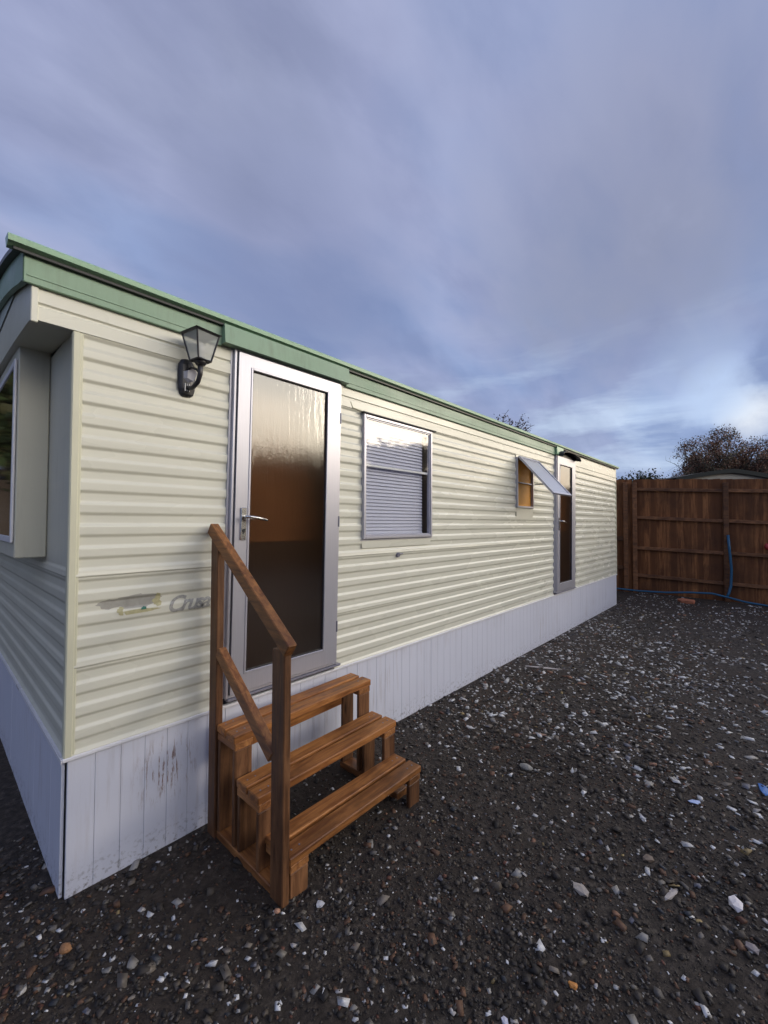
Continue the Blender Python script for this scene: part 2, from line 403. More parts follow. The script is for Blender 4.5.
DARK = [(34, .034, .029, .026), (20, .062, .052, .044), (12, .10, .082, .064), (9, .14, .075, .045), (8, .17, .155, .14), (3, .05, .055, .065), (2.0, .14, .06, .04), (1.5, .22, .20, .17), (1.2, .45, .43, .42)]
PALE = [(12, .80, .80, .80), (6, .42, .40, .37), (5, .22, .19, .16), (3, .26, .14, .09), (2, .17, .17, .2), (1, .35, .26, .12)]
sets = []
for k, (n, area, a_, b_, pw, nb) in enumerate([(130000, (-2, 4, -3.4, .6), .0055, .022, 2.5, 1.6), (130000, (-2, 11, -7, .4), .009, .034, 2.6, 3.4), (600, (-2, 11, -7, .6), .026, .05, 3.4, 0)]):
    x, y, s = stones(n, area, a_, b_, pw, 20+k, nb); sets.append((x, y, s, DARK, .6, 1.7, 30+k))
gv = build_stones('gravel', sets)
tag(gv, 'dark crushed stone gravel strewn over the yard', None, None, 'stuff')
sets = []
for k, (n, area, a_, b_, pw, nb) in enumerate([(8500, (-2, 4, -3.4, .5), .005, .020, 2.3, 1.6), (24000, (-1, 11, -7, .3), .010, .042, 2.3, 3.6), (22000, (2.5, 11, -7, 0), .014, .050, 2.5, 0)]):
    x, y, s = stones(n, area, a_, b_, pw, 50+k, nb); sets.append((x, y, s, PALE, .32, 1.9, 60+k))
rb = build_stones('rubble', sets)
tag(rb, 'pale chips of plaster, brick and plastic scattered in the gravel', None, None, 'stuff')

# larger single pieces of debris
def lump(name, px, py, dims, rot, col, label, cat, group=None, seed=0, rough=.6, tilt=0.1, sharp=True, lift=.3):
    d = fw + r2*((px-384)/f_px) - u2*((py-512)/f_px); tt = -CAM.z/d.z; P = CAM+d*tt
    z = float(ground_z(P.x, P.y)); r = random.Random(seed)
    import bmesh
    bm = bmesh.new(); bmesh.ops.create_icosphere(bm, subdivisions=1 if sharp and name != 'brick' else 2, radius=1)
    for v in bm.verts:
        c = v.co
        if sharp:
            m_ = max(abs(c.x), abs(c.y), abs(c.z)); c = c/(m_**.8)
        k = 1+r.uniform(-.28, .2)*(1 if sharp else .4); v.co = Vector((c.x*dims[0]/2*k, c.y*dims[1]/2*(1+r.uniform(-.1, .1))*(1+.25*c.x*r.uniform(.6, 1)), c.z*dims[2]/2*(1+r.uniform(-.12, .12))))
    me = bpy.data.meshes.new(name); bm.to_mesh(me); bm.free()
    o = bpy.data.objects.new(name, me); COL.objects.link(o); o.location = (P.x, P.y, z+dims[2]*lift); o.rotation_euler = (tilt, tilt*.6, rot)
    me.materials.append(plain(name+'_surface', col, rough, 0, .25, .5, 50)); return tag(o, label, cat, group)
grp = 'loose debris on the ground'
lump('stone', 65, 950, (.035, .045, .03), .5, (.30, .15, .065), 'rounded orange brown pebble in the dark gravel before the skirting corner', 'stone', None, 1, sharp=False)
lump('stone', 581, 890, (.075, .05, .025), 1.2, (.36, .32, .28), 'pale grey beige flat stone lying alone in the gravel, shaped like a wedge', 'stone', None, 2)
lump('plaster_chunk', 736, 903, (.075, .05, .03), .2, (.72, .68, .68), 'large pinkish white plaster shard at the right edge of the gravel', 'plaster', None, 3)
lump('brick', 687, 601, (.30, .11, .12), -1.15, (.36, .13, .07), 'orange red broken brick in front of the blue pipe by the fence', 'brick', None, 4, .8, lift=.22)
lump('wood_strip', 671, 893, (.11, .022, .014), -.25, (.40, .36, .33), 'narrow pale strip of board beside the white plaster chips', 'offcut', None, 5)
lump('plastic_scrap', 695, 804, (.035, .07, .012), .9, (.45, .55, .85), 'light blue folded plastic scrap among the dark stones', 'scrap', None, 6, .35)
lump('wood_strip', 544, 668, (.42, .025, .02), -.95, (.55, .50, .47), 'long pale splinter of wood lying near the white skirting', 'offcut', None, 7)
lump('stone', 526, 768, (.05, .08, .04), .3, (.28, .27, .24), 'rounded grey stone in open gravel beyond the lowest step', 'stone', None, 8, sharp=False)
lump('plastic_scrap', 764, 790, (.16, .05, .012), .1, (.05, .16, .45), 'deep blue plastic scrap at the right edge of the gravel', 'scrap', None, 9, .35)
lump('stone', 320, 905, (.035, .03, .015), .3, (.5, .5, .52), 'small white stone chip beside the foot of the handrail post', 'stone', None, 10)
lump('stone', 505, 1017, (.03, .02, .012), .8, (.60, .60, .68), 'glossy white chip at the bottom edge of the gravel', 'stone', None, 11)
lump('stone', 277, 914, (.022, .025, .016), .8, (.45, .24, .15), 'small round orange pebble right against the front handrail post', 'stone', None, 12, sharp=False)
lump('brick', 573, 982, (.02, .028, .012), .4, (.52, .22, .05), 'small bright orange brick chip near the bottom of the gravel', 'brick', None, 13)
lump('stone', 470, 727, (.07, .04, .02), 1.2, (.55, .54, .53), 'flat whitish stone near the end of the lowest step', 'stone', None, 14)
lump('stone', 540, 735, (.09, .03, .015), 1.7, (.32, .20, .14), 'thin brown stone flake in the middle of the yard', 'stone', None, 15)
lump('stone', 648, 858, (.06, .035, .02), -.5, (.16, .12, .09), 'flat tan brown stone above the pale board strip', 'stone', None, 16)
lump('twig', 655, 735, (.12, .012, .012), .9, (.30, .24, .18), 'thin dry twig on the gravel in front of the fence', 'twig', None, 17)
lump('stone', 752, 945, (.045, .04, .02), .9, (.25, .22, .22), 'dull grey stone below the large plaster shard', 'stone', None, 18)

# ------------------------------------------------------------------ mobile home
L = 8.593; W = 3.0; ZS = .5705
home = empty('mobile_home', (0, 0, 0), 'long cream mobile home with horizontal ribbed cladding, green fascia and white skirting', 'mobile home')
# ribbed siding profile: list of (z, depth)
PER, DEP = .095, .0085
def profile(z0, z1, flat=False):
    if flat: return [(z0, .001), (z1, .001)]
    pts = []
    k0 = int(math.floor((z0-1.2025)/PER))-1; k1 = int(math.ceil((z1-1.2025)/PER))+1
    h = .0085
    for k in range(k0, k1+1):
        zb = 1.2025+k*PER
        if k in (-3, 1):     # sheet seam: a thin lip in the recess
            pass
        e_ = .0030
        pts.append((zb-h-e_, 0.0))
        for s_ in range(5):
            a_ = s_/4; pts.append((zb-h+2*h*a_, DEP*(.5-.5*math.cos(math.pi*a_))))
        pts.append((zb+h+e_, DEP))
        if k in (-3, 1): pts += [(zb+.0165, DEP), (zb+.0170, DEP+.0032), (zb+.022, DEP+.0028), (zb+.032, DEP+.0005)]
        zt = zb+.0475
        pts.append((zt-h-e_, DEP))
        for s_ in range(5):
            a_ = s_/4; pts.append((zt-h+2*h*a_, DEP*(.5+.5*math.cos(math.pi*a_))))
        pts.append((zt+h+e_, 0.0))
    def dep(z):
        for (a, b) in zip(pts, pts[1:]):
            if a[0] <= z <= b[0]: return a[1]+(b[1]-a[1])*(z-a[0])/max(1e-9, b[0]-a[0])
        return 0
    return [(z0, dep(z0))]+[p for p in pts if z0+.0005 < p[0] < z1-.0005]+[(z1, dep(z1))]
def lean1(z): return .010-.030*(2.5-z)/1.9      # the doors hang slightly out of plumb
def lean2(z): return .028-.056*(2.5-z)/1.9
def zero(z): return 0.0
def siding(mb, s0, s1, z0, z1, side=True, flat=False, off=0.0, step=.25, la=zero, lb=zero):
    pr = profile(z0, z1, flat); n = max(1, int(math.ceil((s1-s0)/step))); st = len(mb.v)
    for i in range(n+1):
        s_ = s0+(s1-s0)*i/n
        for (z, d) in pr:
            sx_ = s_+la(z)*(1-i/n)+lb(z)*(i/n); mb.v.append((sx_, -(d+off), z) if side else (-(d+off), s_, z))
    m = len(pr)
    for i in range(n):
        for k in range(m-1):
            a_ = st+i*m+k; q = (a_, a_+m, a_+m+1, a_+1); mb.f.append(q if side else q[::-1])
D1 = (.692, 1.468, .612, 2.500); W1 = (1.700, 2.532, 1.430, 2.335); W2 = (4.215, 4.680, 1.730, 2.320); D2 = (5.395, 6.165, .604, 2.500)
ZB = 2.354
mb = MB()
siding(mb, .016, D1[0], ZS, ZB, lb=lean1)
siding(mb, D1[1], W1[0], ZS, ZB, la=lean1)
siding(mb, W1[0], W1[1], ZS, 1.365); siding(mb, W1[0], W1[1], 1.365, W1[2], flat=True, off=.008); siding(mb, W1[0], W1[1], W1[3], ZB, flat=True, off=.006)
siding(mb, W1[1], W2[0], ZS, ZB)
siding(mb, W2[0], W2[1], ZS, 1.615); siding(mb, W2[0], W2[1], 1.615, W2[2], flat=True, off=.008); siding(mb, W2[0], W2[1], W2[3], ZB, flat=True, off=.006)
siding(mb, W2[1], D2[0], ZS, ZB, lb=lean2)
siding(mb, D2[1], L-.02, ZS, ZB, la=lean2)
siding(mb, D1[0], D1[1], .585, D1[2], flat=True, off=.002); siding(mb, D2[0], D2[1], .585, D2[2], flat=True, off=.002)
w = mb.build('wall', M['cream'], home, smooth=True)
mb = MB()
for (a, b) in ((-.15, D1[0]), (D1[1], D2[0]), (D2[1], L-.02)):   # upper band above the siding, with one pressed groove
    for (z0, d0, z1, d1) in ((ZB, .013, 2.408, .013), (2.408, .013, 2.414, .006), (2.414, .006, 2.420, .006), (2.420, .006, 2.427, .013), (2.427, .013, 2.61, .013)):
        mb.quad((a, -d0, z0), (b, -d0, z0), (b, -d1, z1), (a, -d1, z1))
    mb.quad((a, 0, ZB), (b, 0, ZB), (b, -.013, ZB), (a, -.013, ZB))
mb.box(-.152, -.128, -.019, -.004, ZB-.012, 2.52, .003)
mb.build('upper_band', M['cream'], home)
# corner trims
mb = MB()
mb.box(-.013, .019, -.013, .02, ZS, ZB, .005); mb.box(.015, .026, -.0100, -.001, ZS+.01, ZB-.004, .002)
mb.box(-.0105, -.001, .018, .034, ZS+.01, 1.37, .002)
mb.build('corner_trim', M['cream_plain'], home)
mb = MB(); mb.box(L-.028, L+.008, -.013, .03, ZS, 2.60, .005); mb.build('corner_trim', M['cream_plain'], home)
# end wall (faces -X)
YB = .50
mb = MB(); siding(mb, .03, W-.03, ZS, 1.372, side=False)
mb.build('end_wall', M['cream_end'], home, smooth=True)
mb = MB()
mb.quad((-.001, W, 1.36), (-.001, .0, 1.36), (-.001, .0, ZB+.02), (-.001, W, ZB+.02))
mb.quad((L, 0, .5), (L, W, .5), (L, W, 2.63), (L, 0, 2.63)); mb.quad((0, W, .5), (L, W, .5), (L, W, 2.63), (0, W, 2.63))
mb.build('panel', M['cream_end'], home)
def rise(y): return .24*(1-((y-1.5)/1.5)**2)
# front overhang: soffit, end band, green end fascia
mb = MB(); ysg = [0+.1*i for i in range(31)]
for a, b in zip(ysg, ysg[1:]):
    ra, rb_ = .3*rise(a), .3*rise(b)
    mb.quad((-.15, a, ZB+ra), (0, a, ZB+ra), (0, b, ZB+rb_), (-.15, b, ZB+rb_))
    mb.quad((-.15, b, ZB+rb_), (-.15, b, 2.60+rise(b)), (-.15, a, 2.60+rise(a)), (-.15, a, ZB+ra))
    mb.quad((-.135, b, ZB+rb_), (-.135, b, 2.60+rise(b)), (-.135, a, 2.60+rise(a)), (-.135, a, ZB+ra))
mb.build('soffit', M['cream_end'], home)
mb = MB()
for a, b in zip([-.03]+ysg[1:], ysg[1:]+[3.03]):
    ra, rb_ = rise(max(a, 0)), rise(min(b, 3))
    for x in (-.178, -.158): mb.quad((x, b, 2.492+rb_), (x, b, 2.613+rb_), (x, a, 2.613+ra), (x, a, 2.492+ra))
    mb.quad((-.178, a, 2.492+ra), (-.158, a, 2.492+ra), (-.158, b, 2.492+rb_), (-.178, b, 2.492+rb_))
mb.build('end_fascia', M['green'], home)
# bay with side return and window
mb = MB(); XB = -.125; Y2 = 2.5
mb.box(XB, -.003, YB, Y2, 1.372, ZB+.055, .004)
bay = mb.build('bay', M['cream_end'], home)
mb = MB(); wy0, wy1, wz0, wz1 = YB+.012, Y2-.012, 1.445, 2.335; fr_ = .032
mb.box(XB-.014, XB-.002, wy0, wy0+fr_, wz0, wz1, .004); mb.box(XB-.014, XB-.002, wy1-fr_, wy1, wz0, wz1, .004)
mb.box(XB-.013, XB-.003, wy0+fr_, wy1-fr_, wz0, wz0+fr_, .004); mb.box(XB-.013, XB-.003, wy0+fr_, wy1-fr_, wz1-fr_, wz1, .004)
mb.box(XB-.0125, XB-.004, 1.47, 1.53, wz0+fr_, wz1-fr_, .003)
wf = mb.build('window_frame', M['white'], bay)
mb = MB(); mb.box(XB-.009, XB-.005, wy0+.02, wy1-.02, wz0+.02, wz1-.02); mb.build('pane', M['bayglass'], bay)
# skirting
def boards(mb, s0, s1, z0, z1, side, pitch=.098):
    s_ = s0; prng = random.Random(3)
    while s_ < s1-.005:
        e = min(s_+pitch, s1); g_ = .0011; d = .002+prng.uniform(0, .0012)
        if side: mb.box(s_, e-g_, -d, .010, z0, z1, .0012); mb.box(e-g_, e, .0018, .010, z0, z1)
        else: mb.box(-d, .010, s_, e-g_, z0, z1, .0012); mb.box(.0018, .010, e-g_, e, z0, z1)
        s_ = e
mb = MB(); boards(mb, .004, L, -.03, ZS-.008, True); mb.build('skirting', M['skirt'], home)
mb = MB(); boards(mb, .022, W, -.03, ZS-.008, False, .20)
mb.v = [(x-.010, y, z) for x, y, z in mb.v]; mb.build('skirting', M['skirt'], home)
mb = MB(); mb.box(.004, .012, .012, .03, -.03, ZS-.02); mb.build('skirting_gap_shade', M['rubber'], home)  # dark bar stands for the shade in the open corner slot
mb = MB(); mb.box(-.018, L+.004, -.017, .006, ZS-.012, ZS+.004, .003); mb.box(-.022, -.0185, -.017, W, ZS-.014, ZS+.004, .001); mb.box(-.0183, .0, .007, W, ZS-.012, ZS+.003, .002)
mb.build('skirting_trim', M['white'], home)
# roof and gutter rail
mb = MB(); prof = [(-.03, 2.612)]+[(y, 2.634+rise(y)) for y in ysg]+[(3.03, 2.612)]
for (a, za), (b, zb) in zip(prof, prof[1:]): mb.quad((-.20, a, za), (L+.01, a, za), (L+.01, b, zb), (-.20, b, zb))
mb.poly([(-.155, y, z-.003) for y, z in prof][::-1]); mb.poly([(L+.0, y, z-.003) for y, z in prof])
mb.build('roof', M['roof'], home)
mb = MB()
for a, b in zip([-.03]+ysg[1:], ysg[1:]+[3.03]):
    ra, rb_ = rise(max(a, 0)), rise(min(b, 3)); mb.quad((-.202, b, 2.615+rb_), (-.202, b, 2.635+rb_), (-.202, a, 2.635+ra), (-.202, a, 2.615+ra)); mb.quad((-.202, a, 2.615+ra), (-.150, a, 2.615+ra), (-.150, b, 2.615+rb_), (-.202, b, 2.615+rb_))
mb.build('roof_edge', M['black'], home)
mb = MB()
xg0, xg1 = -.228, L+.012
sec = [(-.012, 2.600), (-.040, 2.600), (-.052, 2.606), (-.066, 2.610), (-.068, 2.630), (-.060, 2.638), (-.02, 2.646), (.02, 2.650)]
for (a, za), (b, zb) in zip(sec, sec[1:]): mb.quad((xg0, a, za), (xg0, b, zb), (xg1, b, zb), (xg1, a, za))
mb.poly([(xg0, a, z) for a, z in sec]); mb.poly([(xg1, a, z) for a, z in sec][::-1])
mb.build('gutter', M['green_rail'], home)
mb = MB(); mb.box(-.212, L, -.048, -.036, 2.588, 2.6015, .002); mb.build('gutter_shadow', M['black'], home)  # black strip stands for the shadow beneath the gutter rail
mb = MB()
def fascia(a, b, z0=2.484):
    mb.box(a, b, -.031, -.0135, z0, 2.598, .003)
    mb.box(a+.01, b-.01, -.0335, -.0305, z0+.028, z0+.034, .001)
fascia(-.178, D1[0]-.062); fascia(1.522, D2[0]+.02)
mb.build('fascia', M['green'], home)
mb = MB(); mb.poly([(.628, -.032, 2.598), (.628, -.060, 2.596), (.628, -.072, 2.494), (.628, -.02, 2.494)][::-1])
mb.poly([(1.519, -.032, 2.598), (1.519, -.060, 2.596), (1.519, -.072, 2.494), (1.519, -.02, 2.494)])
mb.quad((.628, -.060, 2.596), (.628, -.072, 2.494), (1.519, -.072, 2.494), (1.519, -.060, 2.596)); mb.quad((.628, -.02, 2.494), (1.519, -.02, 2.494), (1.519, -.072, 2.494), (.628, -.072, 2.494))
mb.quad((.628, -.02, 2.598), (.628, -.06, 2.596), (1.519, -.06, 2.596), (1.519, -.02, 2.598))
mb.build('door_hood', M['green'], home)

def rect_frame(mb, x0, x1, z0, z1, w, y0, y1, b=.003, wb=None, wt=None):
    wb = wb or w; wt = wt or w
    mb.box(x0, x0+w, y0, y1, z0, z1, b); mb.box(x1-w, x1, y0, y1, z0, z1, b)
    mb.box(x0+w, x1-w, y0+.0008, y1-.0008, z0, z0+wb, b); mb.box(x0+w, x1-w, y0+.0008, y1-.0008, z1-wt, z1, b)
def make_door(x0, x1, z0, z1, gx0, gx1, gz0, gz1, label, lean):
    class MB(globals()['MB']):
        def build(s, *a, **k):
            s.v = [(x+lean(z), y, z) for x, y, z in s.v]; return super().build(*a, **k)
    mb = MB(); rect_frame(mb, x0, x1, z0, z1, .016, -.034, .012, .003)      # outer jamb
    for k in range(9):
        z = z0+.1+k*(z1-z0-.2)/8; mb.box(x0-.010, x0-.001, -.0115, -.009, z-.003, z+.003)
    mb.box(x0-.013, x0-.0005, -.0135, .0, z0, z1, .001)                     # screw flange
    mb.box(x1+.0005, x1+.011, -.0135, .0, z0, z1, .001)
    fo = mb.build('door_frame', M['alu'], home); tag(fo, label)
    mb = MB(); mb.box(x0+.0165, x0+.021, -.030, .01, z0+.017, z1-.017); mb.box(x1-.021, x1-.0165, -.030, .01, z0+.017, z1-.017)
    mb.box(x0+.021, x1-.021, -.030, .01, z0+.0165, z0+.021); mb.box(x0+.021, x1-.021, -.030, .01, z1-.021, z1-.0165)
    mb.build('seal', M['rubber'], fo)
    dx0, dx1, dz0, dz1 = x0+.0215, x1-.0215, z0+.0215, z1-.0215
    mb = MB(); wl = gx0-dx0; wr = dx1-gx1; wbm = gz0-dz0; wtp = dz1-gz1
    # mitred leaf: four trapezoids with thickness
    yo, yi = -.044, -.008
    O = [(dx0, dz0), (dx1, dz0), (dx1, dz1), (dx0, dz1)]; I = [(gx0, gz0), (gx1, gz0), (gx1, gz1), (gx0, gz1)]
    for k in range(4):
        a, b = O[k], O[(k+1) % 4]; c, d = I[(k+1) % 4], I[k]
        e = .0007
        mb.quad((a[0], yo, a[1]), (b[0], yo, b[1]), (c[0], yo, c[1]), (d[0], yo, d[1]))
        mb.quad((a[0], yo, a[1]), (a[0], yi, a[1]), (b[0], yi, b[1]), (b[0], yo, b[1]))
        mb.quad((d[0], yo, d[1]), (c[0], yo, c[1]), (c[0], yi, c[1]), (d[0], yi, d[1]))
    # raised bead round the glass
    bw = .011
    for (a0, a1, b0, b1) in ((gx0-bw, gx0+.002, gz0-bw, gz1+bw), (gx1-.002, gx1+bw, gz0-bw, gz1+bw)): mb.box(a0, a1, yo-.004, yo+.004, b0, b1, .003)
    for (b0, b1) in ((gz0-bw, gz0+.002), (gz1-.002, gz1+bw)): mb.box(gx0+.002, gx1-.002, yo-.0035, yo+.004, b0, b1, .003)
    dr = mb.build('door', M['alu'], home); tag(dr, label)
    mb = MB(); mb.quad((gx0-.002, -.030, gz0-.002), (gx1+.002, -.030, gz0-.002), (gx1+.002, -.030, gz1+.002), (gx0-.002, -.030, gz1+.002)); mb.build('pane', M['obscure'], dr)
    mb = MB(); mb.quad((x0+.02, .16, 1.43), (x1-.02, .16, 1.43), (x1-.02, .16, z1), (x0+.02, .16, z1)); mb.build('inner_glow_panel', M['amber'], home)
    mb = MB(); mb.box(x0+.02, x1-.02, .13, .20, z0, 1.425); mb.build('inner_dark_box', M['umber'], home)  # dark box added behind the glass to darken its lower half
    mb = MB(); mb.quad((x0+.017, .01, z0), (x0+.017, .2, z0), (x0+.017, .2, z1), (x0+.017, .01, z1)); mb.quad((x1-.017, .01, z0), (x1-.017, .01, z1), (x1-.017, .2, z1), (x1-.017, .2, z0))
    mb.quad((x0+.017, .01, z1-.002), (x0+.017, .2, z1-.002), (x1-.017, .2, z1-.002), (x1-.017, .01, z1-.002)); mb.quad((x0+.017, .01, z0+.002), (x1-.017, .01, z0+.002), (x1-.017, .2, z0+.002), (x0+.017, .2, z0+.002)); mb.build('door_reveal', M['umber'], home)
    mb = MB(); mb.box(gx0, gx0+.006, -.041, -.0302, gz0, gz1); mb.box(gx1-.006, gx1, -.041, -.0302, gz0, gz1)
    mb.box(gx0+.006, gx1-.006, -.041, -.0302, gz0, gz0+.006); mb.box(gx0+.006, gx1-.006, -.041, -.0302, gz1-.006, gz1); mb.build('gasket', M['rubber'], dr)
    # handle
    hx = dx0+(gx0-dx0)*.56
    mb = MB(); mb.box(hx-.017, hx+.017, -.053, -.0445, 1.452, 1.628, .004); hp = mb.build('handle_plate', M['steel'], dr)
    mb = MB(); mb.tube([(hx, -.053, 1.578), (hx, -.095, 1.578)], .009, 10); mb.tube([(hx, -.090, 1.578), (hx+.02, -.098, 1.577), (hx+.06, -.100, 1.572), (hx+.118, -.096, 1.560)], [.009, .0085, .0075, .006], 10)
    mb.build('handle', M['steel'], dr, smooth=True)
    mb = MB(); mb.tube([(hx, -.053, 1.505), (hx, -.056, 1.505)], .009, 12); mb.box(hx-.003, hx+.003, -.057, -.053, 1.485, 1.505); mb.build('keyhole', M['black'], dr)
    # hinges on the right
    for z in (z0+.25, (z0+z1)/2, z1-.25):
        mb = MB(); mb.tube([(x1-.012, -.041, z-.035), (x1-.012, -.041, z+.035)], .0065, 8); mb.build('hinge', M['alu_dark'], dr)
    return dr
make_door(D1[0], D1[1], D1[2], D1[3], .797, 1.340, .735, 2.400, 'aluminium framed door with tall brown obscured glass, nearest the wooden steps', lean1)
make_door(D2[0], D2[1], D2[2], D2[3], 5.505, 5.99, .722, 2.368, 'aluminium framed brown glass door at the far end under the black canopy', lean2)
# sill strip
mb = MB(); mb.box(D1[0]-.01, D1[1]+.01, -.040, -.004, D1[2]-.016, D1[2]-.002, .002); mb.build('door_sill', M['alu_dark'], home); mb = MB(); mb.box(D2[0]-.01, D2[1]+.01, -.040, -.004, D2[2]-.016, D2[2]-.002, .002)
mb.build('door_sill', M['alu_dark'], home)
# canopy over far door
mb = MB()
n = 12; x0, x1 = 5.44, 6.17; pts = []
for k in range(n+1):
    a_ = math.pi*k/n; x = (x0+x1)/2-(x1-x0)/2*math.cos(a_); z = 2.485+.080*math.sin(a_)**.7; pts.append((x, z))
for (xa, za), (xb, zb) in zip(pts, pts[1:]):
    mb.quad((xa, -.0345, za+.05*0), (xb, -.0345, zb), (xb, -.120, zb-.020), (xa, -.120, za-.020))
    mb.quad((xa, -.0345, za+.012), (xb, -.0345, zb+.012), (xb, -.123, zb-.006), (xa, -.123, za-.006))
    mb.quad((xa, -.123, za-.006), (xb, -.123, zb-.006), (xb, -.120, zb-.020), (xa, -.120, za-.020))
mb.poly([(x, -.036, z) for x, z in pts]+[(x1, -.036, 2.465), (x0, -.036, 2.465)])
mb.build('canopy', M['black'], home)
mb = MB(); mb.box(D2[0]-.02, 5.62, -.060, -.0315, 2.49, 2.597, .003); mb.build('door_hood', M['green_rail'], home)

# ---- window 1
def reveal(mb, x0, x1, z0, z1, d=.35):
    mb.quad((x0, .0, z0), (x1, .0, z0), (x1, d, z0), (x0, d, z0)); mb.quad((x0, 0, z1), (x0, d, z1), (x1, d, z1), (x1, 0, z1))
    mb.quad((x0, 0, z0), (x0, d, z0), (x0, d, z1), (x0, 0, z1)); mb.quad((x1, 0, z0), (x1, 0, z1), (x1, d, z1), (x1, d, z0)); mb.quad((x0, d, z0), (x1, d, z0), (x1, d, z1), (x0, d, z1))
mb = MB(); rect_frame(mb, W1[0], W1[1], W1[2], W1[3], .022, -.030, .01, .003); rect_frame(mb, W1[0]+.022, W1[1]-.022, W1[2]+.022, W1[3]-.022, .009, -.022, .008, .002)
mb.box(W1[0]-.012, W1[1]+.012, -.012, -.009, W1[2]-.012, W1[2]-.0005)
win = mb.build('window', M['alu'], home); tag(win, 'square window with a closed white slatted blind behind the glass')
mb = MB(); mb.box(W1[0]-.02, W1[1]+.045, -.042, -.012, W1[3]+.001, W1[3]+.012, .003); mb.build('drip_cap', M['rubber'], win)
mb = MB(); mb.quad((W1[0]+.03, -.014, W1[2]+.03), (W1[1]-.03, -.014, W1[2]+.03), (W1[1]-.03, -.014, W1[3]-.03), (W1[0]+.03, -.014, W1[3]-.03)); mb.build('pane', M['glass'], win)
mb = MB(); bx0, bx1 = W1[0]+.03, W1[1]-.064; z = W1[2]+.035
while z < W1[3]-.05:
    mb.quad((bx0, .030, z), (bx1, .030, z), (bx1, .042, z+.0255), (bx0, .042, z+.0255)); mb.quad((bx0, .042, z+.0255), (bx1, .042, z+.0255), (bx1, .0300, z+.0262), (bx0, .0300, z+.0262))
    z += .0262
mb.box(bx0, bx1, .028, .046, W1[2]+.024, W1[2]+.034, .002)
mb.build('blind', M['blind'], win)
mb = MB(); mb.box(W1[0]+.03, W1[1]-.03, -.004, .010, 1.960, 1.980, .003); mb.build('glazing_bar', M['white'], win)
mb = MB(); reveal(mb, W1[0], W1[1], W1[2], W1[3]); mb.build('window_reveal', M['room'], win)
mb = MB(); mb.tube([(1.69, -.012, 2.352), (1.60, -.013, 2.358), (1.58, -.013, 2.395)], .004, 6); mb.build('drip_rail', M['cream_plain'], home)
# ---- window 2 (open top-hung)
mb = MB(); rect_frame(mb, W2[0], W2[1], W2[2], W2[3], .022, -.026, .01, .003)
w2 = mb.build('window', M['alu'], home); tag(w2, 'small window with its top hung sash propped wide open beside the far door')
mb = MB(); reveal(mb, W2[0], W2[1], W2[2], W2[3], .25); mb.build('window_reveal', M['room'], w2)
mb = MB(); mb.box(W2[0]+.024, W2[1]-.024, .004, .012, W2[2]+.024, W2[3]-.024); mb.build('inner_board', M['ply'], w2)
mb = MB(); mb.box(W2[0]+.022, W2[1]-.022, -.016, -.004, 2.02, 2.034, .002); mb.build('stay_bar', M['alu_dark'], w2)
ang = R(41.5); hz = W2[3]-.002; hy = -.028; sl = .60
def sw(x, l, t): # point on the sash: l down the sash, t thickness outward
    return (x, hy-math.sin(ang)*l-math.cos(ang)*t, hz-math.cos(ang)*l+math.sin(ang)*t)
def sbox(mb, x0, x1, l0, l1, t0, t1):
    P = [sw(x, l, t) for x in (x0, x1) for l in (l0, l1) for t in (t0, t1)]; n = len(mb.v); mb.v += P
    mb.f += [tuple(i+n for i in f) for f in [(0, 1, 3, 2), (4, 6, 7, 5), (0, 4, 5, 1), (2, 3, 7, 6), (0, 2, 6, 4), (1, 5, 7, 3)]]
mb = MB(); sx0, sx1 = W2[0]+.003, W2[1]+.110
sbox(mb, sx0, sx0+.03, 0, sl, 0, .022); sbox(mb, sx1-.03, sx1, 0, sl, 0, .022); sbox(mb, sx0+.03, sx1-.03, 0, .03, .001, .021); sbox(mb, sx0+.03, sx1-.03, sl-.03, sl, .001, .021)
sash = mb.build('sash', M['alu'], w2)
t = NT('frosted_sash_glass'); nn = t.noise(t.coord(), 90, 3); t.set((.50, .52, .58), .22, normal=t.bump(nn, .3, .002), ior=1.7); M['frost'] = t.m
mb = MB(); sbox(mb, sx0+.028, sx1-.028, .028, sl-.028, .008, .012); so = mb.build('sash_pane', M['frost'], w2)
mb = MB(); mb.tube([(sx1-.06, -.012, 2.03), sw(sx1-.05, sl*.62, -.004)], .006, 6); mb.tube([sw(sx1-.05, sl*.62, -.004), sw(sx1-.05, sl*.80, -.035)], .009, 6)
mb.build('stay', M['alu_dark'], w2)
# small vent cover below window 1
mb = MB(); mb.tube([(2.10, -.004, 1.298), (2.10, -.020, 1.296)], [.022, .017], 10); mb.box(2.095, 2.155, -.020, -.012, 1.300, 1.308, .002); mb.build('wall_fitting', M['alu_dark'], home)

# peeling patch + ghost lettering on the siding
def blotch(cx, cz, w_, h_, seed, y, seg=40, jag=.22):
    r = random.Random(seed); ph = [r.uniform(0, 6.28) for _ in range(5)]; pts = []
    for k in range(seg):
        a_ = 2*math.pi*k/seg; q = 1+jag*(.5*math.sin(3*a_+ph[0])+.4*math.sin(5*a_+ph[1])+.3*math.sin(9*a_+ph[2])+.25*math.sin(14*a_+ph[3]))
        pts.append((cx+w_/2*q*math.cos(a_), cz+h_/2*q*math.sin(a_)))
    return pts
M['bare'] = plain('scraped_undercoat', (.36, .35, .31), .6, 0, .3, .4, 30)
M['residue'] = plain('sticker_residue', (.45, .42, .24), .6, 0, .35, .5, 60)
M['greenbit'] = plain('green_sticker_remnant', (.01, .14, .10), .4)
M['greyletter'] = plain('faded_grey_letters', (.34, .34, .32), .6, 0, .5, .2, 120)
def depth_at(z):
    pr = profile(z-.0001, z+.0001); return pr[0][1]
